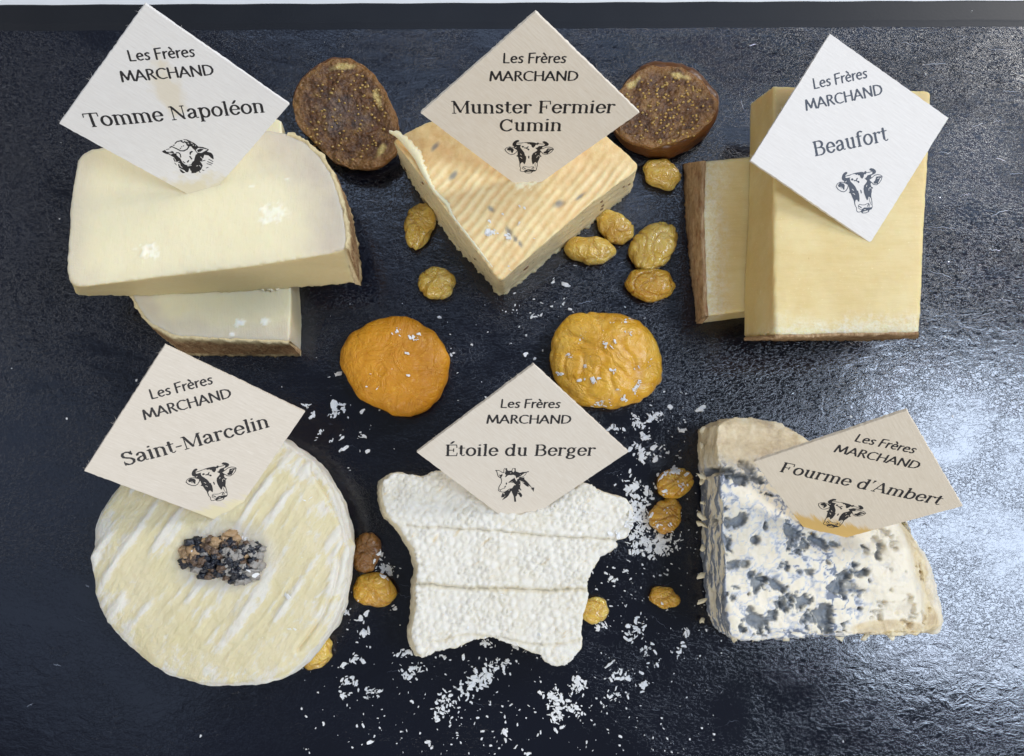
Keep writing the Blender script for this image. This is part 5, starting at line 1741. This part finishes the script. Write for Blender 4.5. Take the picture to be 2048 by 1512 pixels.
m = Mat('fig_flesh', rough=0.4, spec=0.5, sss=0.2, rad=(0.004, 0.0015, 0.0006))
c = m.ramp(m.noise(2.2, 6, 0.7), [(0.32, '#3a2214'), (0.5, '#664426'), (0.7, '#94703f')])
c = m.mix(m.ramp(m.voro(6.5), [(0.0, 0.75), (0.33, 0.0)]), c, '#8d6438')
c = m.mix(m.math('MULTIPLY', m.attr('fold'), 0.85), c, m.mix(m.noise(3, 5), '#7a5026', '#9a7440'))
c = m.mix(m.attr('pale'), c, '#c4ac6c')
c = m.mix(m.math('MULTIPLY', m.attr('bloom'), 0.38), c, '#5c5e64')
m.color(c)
m.bump(m.voro(7.5), 0.06, 1.0)
m.bump(m.noise(13, 5, 0.7), 0.04, 1.0)
fig_mat = m.m
m = Mat('fig_skin', rough=0.35, spec=0.5, sss=0.25, rad=(0.005, 0.0015, 0.0005))
m.color(m.mix(m.noise(1.5, 5), '#4e2e14', '#6e4520'))
m.bump(m.noise(5, 4), 0.03, 0.8)
skin_mat = m.m
m = Mat('fig_seed', rough=0.22, spec=0.6, sss=0.3, rad=(0.002, 0.001, 0.0004))
m.color(m.mix(m.noise(0.8, 2), '#8a6a34', '#c4a45e'))
figseed_mat = m.m


def fig(out, cutout, h, label, seed, pale, bloom, nseed, inner, deep=0.0):
    """a slice of fig: skin wall below, cut face above"""
    root = empty('fig_slice', P(sum(p[0] for p in out) / len(out), sum(p[1] for p in out) / len(out), 0))
    tag(root, label, 'fig slice', 'two slices of dried fig')
    sx_, sy_ = sum(p[0] for p in out) / len(out), sum(p[1] for p in out) / len(out)
    v, f, nr, rho = blob([(sx_ + (x - sx_) * .975, sy_ + (y - sy_) * .975) for x, y in out], 0.35, h * 0.93, n=200, rings=60, a=0.30, b=0.3, smooth=3)
    disp = 0.05 * fbm(v * 1.3 + seed, 3) * ss(0, .25, v[:, 2])
    v = v + nr * disp[:, None] - np.array([0, 0, 0.05])
    v[:, 2] = np.maximum(v[:, 2], 0.004)
    link('skin', to_mesh('skin', v, f, root_loc(root), skin_mat, True), root)
    v, f, nr, rho = blob(cutout, h - 0.14, h + 0.02, n=240, rings=110, a=0.5, b=0.25, zlow=h - 0.4, smooth=2)
    rr = np.where(rho > 1, 1, rho)
    face = ss(0.5, 0.9, nr[:, 2])
    disp = face * (0.085 * fbm(v * 1.1 + seed, 3) + 0.055 * fbm(v * 3.4, 4, .6) - 0.07 * ss(0.95, 0.7, rr)) + (1 - face) * 0.04 * fbm(v * 2.5, 3)
    v = v + nr * disp[:, None]
    pl = np.zeros(len(v))
    for (x, y, a, b, th) in pale:
        c = P(x, y, h)
        t = math.radians(th)
        dx, dy = v[:, 0] - c[0], v[:, 1] - c[1]
        e = np.hypot((dx * math.cos(t) + dy * math.sin(t)) / a, (-dx * math.sin(t) + dy * math.cos(t)) / b)
        pl = np.maximum(pl, ss(1.2, 0.3, e + .7 * noise(v * 3)))
    bl = np.zeros(len(v))
    for (x, y, a) in bloom:
        c = P(x, y, h)
        bl = np.maximum(bl, ss(1.1, 0.2, np.hypot(v[:, 0] - c[0], v[:, 1] - c[1]) / a + .5 * noise(v * 3)))
    fold = ss(0.80, 0.97, rr + .12 * fbm(v * 1.5, 3)) * (rho <= 1.0) + (rho > 1) * 0.5
    link('cut_face', to_mesh('cut_face', v, f, root_loc(root), fig_mat, True, {'fold': np.clip(fold, 0, 1), 'pale': pl, 'bloom': bl}), root)
    surf(v, f)
    V, F = [], []
    r = np.random.default_rng(seed)
    for _ in range(nseed):
        while True:
            x, y = inner[0] + inner[2] * (2 * r.random() - 1), inner[1] + inner[3] * (2 * r.random() - 1)
            if ((x - inner[0]) / inner[2]) ** 2 + ((y - inner[1]) / inner[3]) ** 2 < 1:
                break
        if on_label(x, y):
            continue
        c, nn = drop(x, y)
        s = 0.034 + 0.024 * r.random()
        k = len(V)
        n, q = 8, 5
        for j in range(q + 1):
            p_ = math.pi * j / q
            for a in range(n):
                t = 2 * math.pi * a / n
                V.append((c[0] + s * math.cos(t) * math.sin(p_), c[1] + s * 0.85 * math.sin(t) * math.sin(p_), c[2] + 0.012 + s * .8 * math.cos(p_)))
        for j in range(q):
            for a in range(n):
                a2 = (a + 1) % n
                F.append((k + j * n + a, k + (j + 1) * n + a, k + (j + 1) * n + a2, k + j * n + a2))
    o = link('fig_seeds', to_mesh('fig_seeds', V, F, root_loc(root), figseed_mat), root)
    tag(o, kind='stuff')


figL = [(586, 211), (591, 186), (607, 158), (638, 133), (671, 119), (704, 120), (732, 136), (752, 155), (771, 183), (785, 213), (796, 240), (799, 270), (793, 310), (766, 334), (741, 342), (704, 340), (671, 327), (643, 302), (616, 274), (593, 247)]
fig(figL, [((x - 690) * 1.0 + 690, (y - 230) * 1.0 + 230) for x, y in figL], 0.95, 'dark brown fig slice left of the seeded wedge, greyish bloom on its face', 41,
    [(683, 132, .42, .14, 5), (755, 195, .14, .42, 20), (762, 300, .3, .14, 60)], [(680, 215, .75), (672, 250, .5), (720, 240, .5)], 110, (690, 232, 82, 92))
figR = [(1243, 178), (1259, 159), (1279, 143), (1305, 132), (1322, 137), (1356, 136), (1382, 148), (1404, 165), (1420, 189), (1435, 205), (1435, 227), (1429, 248), (1410, 278), (1378, 302), (1338, 317), (1298, 316), (1269, 306), (1239, 285), (1222, 262), (1218, 230), (1228, 200)]
figRt = [(1243, 178), (1259, 159), (1279, 143), (1305, 132), (1322, 137), (1356, 136), (1382, 148), (1404, 165), (1420, 189), (1434, 203), (1433, 222), (1420, 245), (1395, 268), (1350, 288), (1300, 298), (1262, 288), (1236, 272), (1222, 250), (1218, 225), (1228, 200)]
fig(figR, figRt, 1.25, 'fig slice right of the seeded wedge, partly behind its label, pale rim flesh', 43,
    [(1268, 165, .30, .12, 35), (1358, 152, .42, .12, -15)], [], 150, (1330, 222, 92, 68))

# ------------------------------------------------------------------ grated white flakes
m = Mat('white_flake', rough=0.55, spec=0.35, sss=0.3, rad=(0.002, 0.002, 0.0015))
m.color(m.mix(m.noise(4, 3), '#f6f6f2', '#e6e6e0'))
flake_mat = m.m


def flake_shape(seed):
    r = np.random.default_rng(seed)
    kind = r.integers(3)
    L, W = 1.0, (0.18, 0.28, 0.48)[kind]
    n = 9 if kind else 7
    t = np.linspace(0, 2 * math.pi, n, endpoint=False) + r.random() * 0.3
    x = 0.5 * L * np.sign(np.cos(t)) * np.abs(np.cos(t)) ** 0.7
    y = 0.5 * W * np.sign(np.sin(t)) * np.abs(np.sin(t)) ** 0.7
    x += r.normal(size=n) * .07
    y += r.normal(size=n) * .07
    th = 0.11 + .06 * r.random()
    bend = r.normal() * 0.25
    V = [(a, b, th + bend * a * a + .03 * r.normal()) for a, b in zip(x, y)] + [(a * 1.04, b * 1.04, bend * a * a * .6) for a, b in zip(x, y)]
    V += [(0, 0, th * 1.15)]
    F = [(i, i + n, (i + 1) % n + n, (i + 1) % n) for i in range(n)] + [(2 * n, i, (i + 1) % n) for i in range(n)] + [tuple(range(2 * n - 1, n - 1, -1))]
    return np.array(V), F


SHAPES = [flake_shape(i) for i in range(14)]
FM = [to_mesh('flake', V, F, (0, 0, 0), flake_mat, False) for V, F in SHAPES]
# clusters: centre, half sizes, tilt, number, mean length in cm, where
CL = [
    (958, 1360, 75, 20, 35, 110, .24, 'a1'), (885, 1412, 14, 14, 0, 22, .20, 'a2'), (874, 1434, 4, 12, 0, 8, .20, 'a2'), (824, 1345, 22, 16, 30, 30, .22, 'a3'), (700, 1362, 16, 10, 0, 12, .24, 'b1'), (738, 1385, 22, 14, 0, 20, .20, 'b1'), (710, 1318, 9, 8, 0, 9, .24, 'b2'),
    (688, 1332, 8, 6, 0, 4, .22, 'b2'), (687, 1389, 8, 6, 0, 6, .22, 'b1'), (1106, 1395, 20, 16, 0, 34, .22, 'a4'), (1116, 1428, 12, 22, 0, 30, .22, 'a4'), (1152, 1373, 20, 18, 60, 34, .22, 'a5'), (1145, 1418, 18, 14, 0, 22, .20, 'a5'), (884, 1315, 10, 8, 0, 5, .22, 'a6'), (926, 1310, 5, 10, 0, 3, .25, 'a6'),
    (973, 1286, 12, 8, 0, 9, .24, 'a6'), (1034, 1294, 10, 6, 0, 6, .18, 'a6'), (1050, 1302, 8, 5, 0, 3, .18, 'a6'), (1267, 1260, 22, 20, 0, 34, .22, 'c1'), (1206, 1251, 12, 8, 0, 9, .24, 'c2'), (1290, 1300, 16, 14, 30, 18, .22, 'c3'), (1361, 1296, 10, 10, 0, 5, .22, 'c3'), (1374, 1266, 8, 10, 0, 6, .24, 'c3'),
    (1241, 1351, 24, 12, 0, 18, .22, 'c4'), (1286, 1367, 14, 14, 0, 10, .24, 'c4'), (1234, 1392, 26, 12, 0, 14, .18, 'c4'), (1277, 1028, 22, 50, -12, 130, .24, 'd1'), (1300, 1085, 34, 38, 0, 130, .22, 'd'), (1325, 1092, 26, 16, 0, 36, .22, 'd2'), (1262, 980, 12, 20, 10, 16, .28, 'd1'), (1345, 1075, 20, 14, 0, 10, .22, 'd2'),
    (1309, 834, 17, 9, 10, 26, .22, 'e1'), (1277, 847, 14, 14, 0, 16, .24, 'e2'), (1236, 858, 14, 8, -25, 11, .24, 'e3'), (1293, 872, 9, 12, 0, 11, .24, 'e4'), (1280, 905, 14, 18, 25, 26, .24, 'e5'), (1270, 890, 8, 6, 0, 6, .22, 'e5'), (1361, 860, 10, 8, 30, 4, .32, 'e'), (1312, 894, 6, 5, 30, 2, .3, 'e'), (1330, 901, 8, 8, -50, 4, .28, 'e'),
    (1312, 914, 8, 5, 0, 4, .26, 'e'), (1357, 908, 4, 7, 0, 2, .3, 'e'), (1261, 942, 4, 6, 0, 3, .22, 'e'), (1270, 970, 8, 10, 0, 4, .32, 'e'), (1340, 815, 5, 4, 0, 2, .26, 'e'), (1395, 820, 7, 4, 20, 2, .34, 'e'), (1200, 812, 30, 5, 0, 6, .2, 'e'),
    (659, 751, 10, 5, 10, 2, .42, 'f1'), (615, 809, 8, 4, 0, 5, .24, 'f2'), (625, 830, 5, 7, 0, 6, .22, 'f2'), (667, 818, 10, 8, 40, 4, .40, 'f3'), (686, 806, 6, 4, 0, 2, .38, 'f3'), (668, 831, 10, 6, 30, 6, .26, 'f3'), (687, 822, 4, 5, 0, 3, .24, 'f3'), (724, 822, 3, 5, 40, 1, .28, 'f'), (757, 822, 5, 4, 0, 1, .34, 'f'), (682, 870, 9, 5, 40, 2, .42, 'f'),
    (641, 864, 7, 5, 0, 6, .22, 'f'), (665, 880, 5, 5, 0, 3, .22, 'f'), (634, 877, 4, 4, 0, 2, .24, 'f'), (723, 872, 5, 8, 0, 4, .22, 'f'), (688, 898, 7, 3, 30, 2, .28, 'f'), (696, 941, 4, 3, 0, 1, .26, 'f'), (735, 903, 3, 3, 0, 1, .24, 'f'), (773, 1137, 20, 16, 30, 34, .24, 'b3'), (760, 1110, 5, 10, 0, 5, .18, 'b3'), (695, 1225, 8, 8, 0, 6, .22, 'b'),
    (721, 1240, 12, 5, 0, 7, .24, 'b'), (728, 1262, 14, 6, 10, 9, .26, 'b'), (737, 1228, 4, 8, 40, 1, .34, 'b'), (788, 1215, 5, 8, 0, 3, .26, 'b'), (715, 1288, 4, 4, 0, 1, .26, 'b'), (812, 1305, 14, 10, 0, 13, .22, 'a7'),
    (1003, 560, 70, 60, 0, 0, .2, 'g'), (1135, 572, 9, 5, 0, 2, .30, 'g'), (1106, 558, 5, 8, 0, 3, .22, 'g'), (1022, 625, 5, 4, 0, 1, .26, 'g'), (1070, 630, 12, 8, 0, 5, .2, 'g'), (1110, 610, 20, 12, 0, 6, .18, 'g'), (975, 665, 4, 4, 0, 1, .26, 'g'), (1053, 670, 3, 7, 0, 2, .26, 'g'), (1025, 688, 5, 4, 0, 2, .2, 'g'), (1053, 709, 6, 4, 30, 1, .3, 'g'), (1067, 716, 5, 6, 0, 3, .2, 'g'), (905, 706, 5, 4, 0, 3, .2, 'g'), (880, 634, 3, 4, 0, 1, .24, 'g'), (1150, 530, 5, 5, 0, 2, .2, 'g'), (1145, 622, 8, 4, -30, 2, .26, 'g'),
    (893, 470, 5, 5, 0, 1, .34, 'g'), (1001, 615, 60, 30, 0, 6, .12, 'g'),
    (980, 463, 14, 12, 0, 20, .22, 'h'), (1017, 472, 8, 5, 0, 5, .22, 'h'), (1050, 440, 60, 40, 0, 5, .14, 'h'), (1022, 538, 6, 5, 0, 2, .24, 'h'), (1140, 462, 6, 3, 0, 1, .2, 'h'),
    (828, 676, 12, 8, 10, 9, .24, 'i'), (793, 664, 6, 8, 0, 5, .20, 'i'), (812, 705, 4, 5, 0, 3, .2, 'i'), (787, 738, 4, 2, 30, 1, .24, 'i'), (752, 776, 7, 5, 40, 2, .28, 'i'), (816, 751, 4, 4, 0, 1, .2, 'i'), (744, 748, 3, 3, 0, 1, .2, 'i'), (731, 775, 3, 3, 0, 1, .16, 'i'),
    (1222, 648, 6, 5, 0, 3, .22, 'j'), (1257, 668, 8, 6, 0, 4, .22, 'j'), (1215, 687, 16, 5, 0, 5, .30, 'j'), (1136, 712, 8, 7, 0, 7, .20, 'j2'), (1168, 733, 4, 4, 0, 2, .24, 'j'), (1230, 740, 8, 7, 0, 5, .24, 'j'), (1165, 761, 10, 5, 20, 3, .30, 'j'), (1190, 761, 10, 7, -30, 6, .28, 'j'), (1272, 775, 8, 18, -15, 20, .24, 'j1'), (1118, 748, 8, 6, 0, 4, .22, 'j'),
    (1203, 803, 8, 5, 0, 4, .28, 'j'), (1222, 800, 5, 5, 0, 2, .3, 'j'), (1250, 797, 8, 4, 0, 4, .26, 'j'), (1232, 782, 4, 4, 0, 2, .2, 'j'), (1290, 730, 20, 20, 0, 5, .18, 'j'), (1262, 640, 16, 5, 0, 5, .2, 'j'), (1160, 670, 30, 20, 0, 5, .14, 'j'),
    (1350, 945, 20, 6, 0, 13, .26, 'k'), (1366, 970, 8, 8, 0, 6, .26, 'k'), (1325, 952, 8, 6, 30, 4, .26, 'k'), (1330, 990, 12, 8, 0, 4, .24, 'k'), (1345, 938, 6, 3, 0, 3, .3, 'k'),
    (575, 1192, 5, 6, -50, 1, .34, 'l'), (583, 1258, 6, 4, -20, 2, .28, 'l'), (608, 998, 3, 5, -20, 1, .28, 'l'), (620, 996, 4, 5, 40, 1, .28, 'l'), (490, 1075, 8, 8, 0, 9, .22, 'm'), (494, 1142, 6, 4, 0, 2, .26, 'm'), (507, 1151, 6, 4, 30, 2, .26, 'm'),
    (1235, 1072, 16, 5, -20, 6, .24, 'n'), (1010, 1022, 12, 6, 20, 5, .22, 'n'), (1155, 1010, 60, 30, 0, 9, .16, 'n'),
    (885, 1420, 180, 70, 0, 30, .16, 'a'), (1010, 1450, 160, 45, 0, 26, .2, 'a'), (740, 1480, 9, 8, 0, 1, .34, 'b'), (855, 1490, 6, 12, 0, 3, .22, 'a'), (930, 1470, 20, 6, 0, 2, .28, 'a'), (1010, 1470, 10, 14, 0, 8, .22, 'a'), (1050, 1507, 8, 4, 0, 2, .3, 'a'), (1190, 1430, 60, 60, 0, 18, .16, 'c'), (1215, 1326, 8, 12, 50, 1, .42, 'c'), (1310, 1325, 22, 12, 20, 6, .22, 'c'), (1250, 1200, 70, 30, 0, 12, .16, 'c'),
    (1225, 1160, 12, 8, 0, 5, .2, 'c'), (1340, 1130, 5, 5, 0, 1, .34, 'd'), (1250, 1150, 60, 20, 0, 10, .16, 'd'),
]
WHERE = {
    'a1': ('white flake in the long slanting heap below the notch of the star cheese', 'white flakes in the slanting heap'),
    'a2': ('white flake in the small clump hanging below the left end of the slanting heap', 'white flakes below the slanting heap'),
    'a3': ('white flake in the loose clump below the lower left foot of the star cheese', 'white flakes below the left foot of the star cheese'),
    'a4': ('white flake in the narrow drift below the lower right foot of the star cheese', 'white flakes below the right foot of the star cheese'),
    'a5': ('white flake in the upright clump right of the drift below the star cheese foot', 'white flakes right of the drift'),
    'a6': ('white flake close under the notched lower edge of the star cheese', 'white flakes close under the star cheese'),
    'a7': ('white flake touching the lower left foot of the star cheese', 'white flakes at the left foot tip'),
    'b1': ('white flake in the loose group between the round cheese bottom and the star cheese', 'white flakes below the half-hidden raisin'),
    'b2': ('white flake right of the raisin tucked under the round cheese', 'white flakes beside the tucked raisin'),
    'b3': ('white flake in the little pile between the brown raisin and the star cheese', 'white flakes beside the brown raisin'),
    'c1': ('white flake in the clump below the small lone raisin', 'white flakes below the lone raisin'),
    'c2': ('white flake just below the raisin half hidden by the star cheese', 'white flakes below the half-hidden raisin of the star cheese'),
    'c3': ('white flake in the sparse group below left of the blue-veined wedge', 'white flakes left of the blue-veined wedge foot'),
    'c4': ('white flake in the sparse group right of the star cheese foot', 'white flakes right of the star cheese foot'),
    'd1': ('white flake heaped against the upper right tip of the star cheese', 'white flakes against the star cheese tip'),
    'd2': ('white flake just below the round amber raisin of the touching pair', 'white flakes below the touching raisins'),
    'e1': ('white flake in the upper right clump below the lighter apricot', 'white flakes in the upper clump under the apricot'),
    'e2': ('white flake in the clump second from the right below the lighter apricot', 'white flakes in the second clump under the apricot'),
    'e3': ('white flake between the goat-head label and the lighter apricot', 'white flakes between label and apricot'),
    'e4': ('white flake midway between the lighter apricot and the label corner', 'white flakes midway below the apricot'),
    'e5': ('white flake near the right corner of the goat-head label', 'white flakes near the label corner'),
    'f1': ('large white flake left of the deep orange apricot', 'large white flakes left of the orange apricot'),
    'f2': ('white flake near the right corner of the label on the round cheese', 'white flakes near the label on the round cheese'),
    'f3': ('broad white flake in the clump below left of the deep orange apricot', 'broad white flakes below the orange apricot'),
    'j1': ('white flake in the heap on the lower right of the lighter apricot', 'white flakes heaped on the lighter apricot'),
    'j2': ('white flake on the left part of the lighter apricot', 'white flakes on the left of the lighter apricot'),
    'a': ('white grated flake on the tray below the star cheese', 'white flakes on the tray below the star cheese'),
    'b': ('white grated flake on the tray right of the round cheese', 'white flakes on the tray right of the round cheese'),
    'c': ('white grated flake on the tray between the star cheese foot and the blue-veined wedge', 'white flakes between the star cheese foot and the blue-veined wedge'),
    'd': ('white grated flake in the thick drift along the right tip of the star cheese', 'white flakes drifted at the right tip of the star cheese'),
    'e': ('white grated flake on the dark tray just below the lighter apricot', 'white flakes below the lighter apricot'),
    'f': ('white grated flake on the tray just below and left of the deep orange apricot', 'white flakes below the deep orange apricot'),
    'g': ('white grated flake on the tray between the seeded wedge and the two apricots', 'white flakes between the wedge and the apricots'),
    'h': ('white flake lying on top of the seeded golden wedge', 'white flakes on the seeded wedge'),
    'i': ('white flake lying on the deep orange dried apricot', 'white flakes on the deep orange apricot'),
    'j': ('white flake lying on the lighter yellow-orange dried apricot', 'white flakes on the lighter apricot'),
    'k': ('white flake stuck on the upper amber raisin of the touching pair', 'white flakes on the upper amber raisin'),
    'l': ('white flake lying on the rind of the round cheese', 'white flakes on the round cheese'),
    'm': ('white flake lying on the dark nugget heap', 'white flakes on the nugget heap'),
    'n': ('white flake lying on the top of the star cheese', 'white flakes on the star cheese'),
}
r = np.random.default_rng(77)
FL = []
for (cx, cy, rx, ry, th, n, size, w) in CL:
    t = math.radians(th)
    for _ in range(int(n * 1.35 + .3) if n > 3 else n):
        a, b = r.normal() * 0.55, r.normal() * 0.55
        x = cx + a * rx * math.cos(t) + b * ry * math.sin(t)
        y = cy - a * rx * math.sin(t) + b * ry * math.cos(t)
        s = size * 0.64 * (0.35 + 1.15 * r.random() ** 1.6)
        FL.append((x, y, s * (0.72 if w[0] in 'ij' else 1.0), r.random() * 6.28 if n > 2 else t + r.normal() * .2, int(r.integers(14)), w))
FL.sort(key=lambda q: -q[2])
SV, SF = [], []
count = 0


def frame(nrm, th):
    n = Vector(nrm)
    t1 = Vector((math.cos(th), math.sin(th), 0))
    t1 = (t1 - n * n.dot(t1)).normalized()
    t2 = n.cross(t1)
    return Matrix((t1, t2, n)).transposed()


for (x, y, s, th, k, w) in FL:
    if on_label(x, y):
        continue
    c, nrm = drop(x, y)
    if nrm.z < 0.25:
        continue
    if c.z < 0.02:
        nrm = Vector((r.normal() * .10, r.normal() * .10, 1)).normalized()
    R3 = frame(nrm, th)
    lift = s * 0.03 + 0.012
    if count < 290:
        o = bpy.data.objects.new('flake', FM[k])
        o.location = (c + Vector((0, 0, lift))) * U
        o.rotation_euler = R3.to_euler()
        o.scale = (s, s * (0.8 + .5 * r.random()), s)
        col.objects.link(o)
        tag(o, WHERE[w][0], 'flake', WHERE[w][1])
        count += 1
    else:
        V, F = SHAPES[k]
        b0 = len(SV)
        for q in V:
            SV.append(tuple(R3 @ Vector((q[0] * s, q[1] * s * 1.0, q[2] * s)) + c + Vector((0, 0, lift))))
        SF += [tuple(i + b0 for i in q) for q in F]
# specks all over the tray
for _ in range(620):
    u = r.random()
    if u < 0.5:
        x, y = 600 + 850 * r.random(), 1180 + 330 * r.random() ** .9
    elif u < 0.8:
        x, y = 1150 + 260 * r.random(), 780 + 400 * r.random()
    elif u < 0.9:
        x, y = 560 + 700 * r.random(), 560 + 340 * r.random()
    else:
        x, y = 2048 * r.random(), 20 + 1480 * r.random()
    if on_label(x, y):
        continue
    c, nrm = drop(x, y)
    if c.z > 0.1 and r.random() < .8:
        continue
    s = 0.03 + 0.07 * r.random() ** 2
    V, F = SHAPES[int(r.integers(14))]
    R3 = frame(Vector((0, 0, 1)), r.random() * 6.28)
    b0 = len(SV)
    for q in V:
        SV.append(tuple(R3 @ Vector((q[0] * s, q[1] * s * 1.2, q[2] * s * 1.5)) + c))
    SF += [tuple(i + b0 for i in q) for q in F]
o = link('fine_flakes', to_mesh('fine_flakes', SV, SF, (0, 0, 0), flake_mat, False))
tag(o, 'small white grated crumbs and specks strewn over the tray and the food', 'crumbs', kind='stuff')
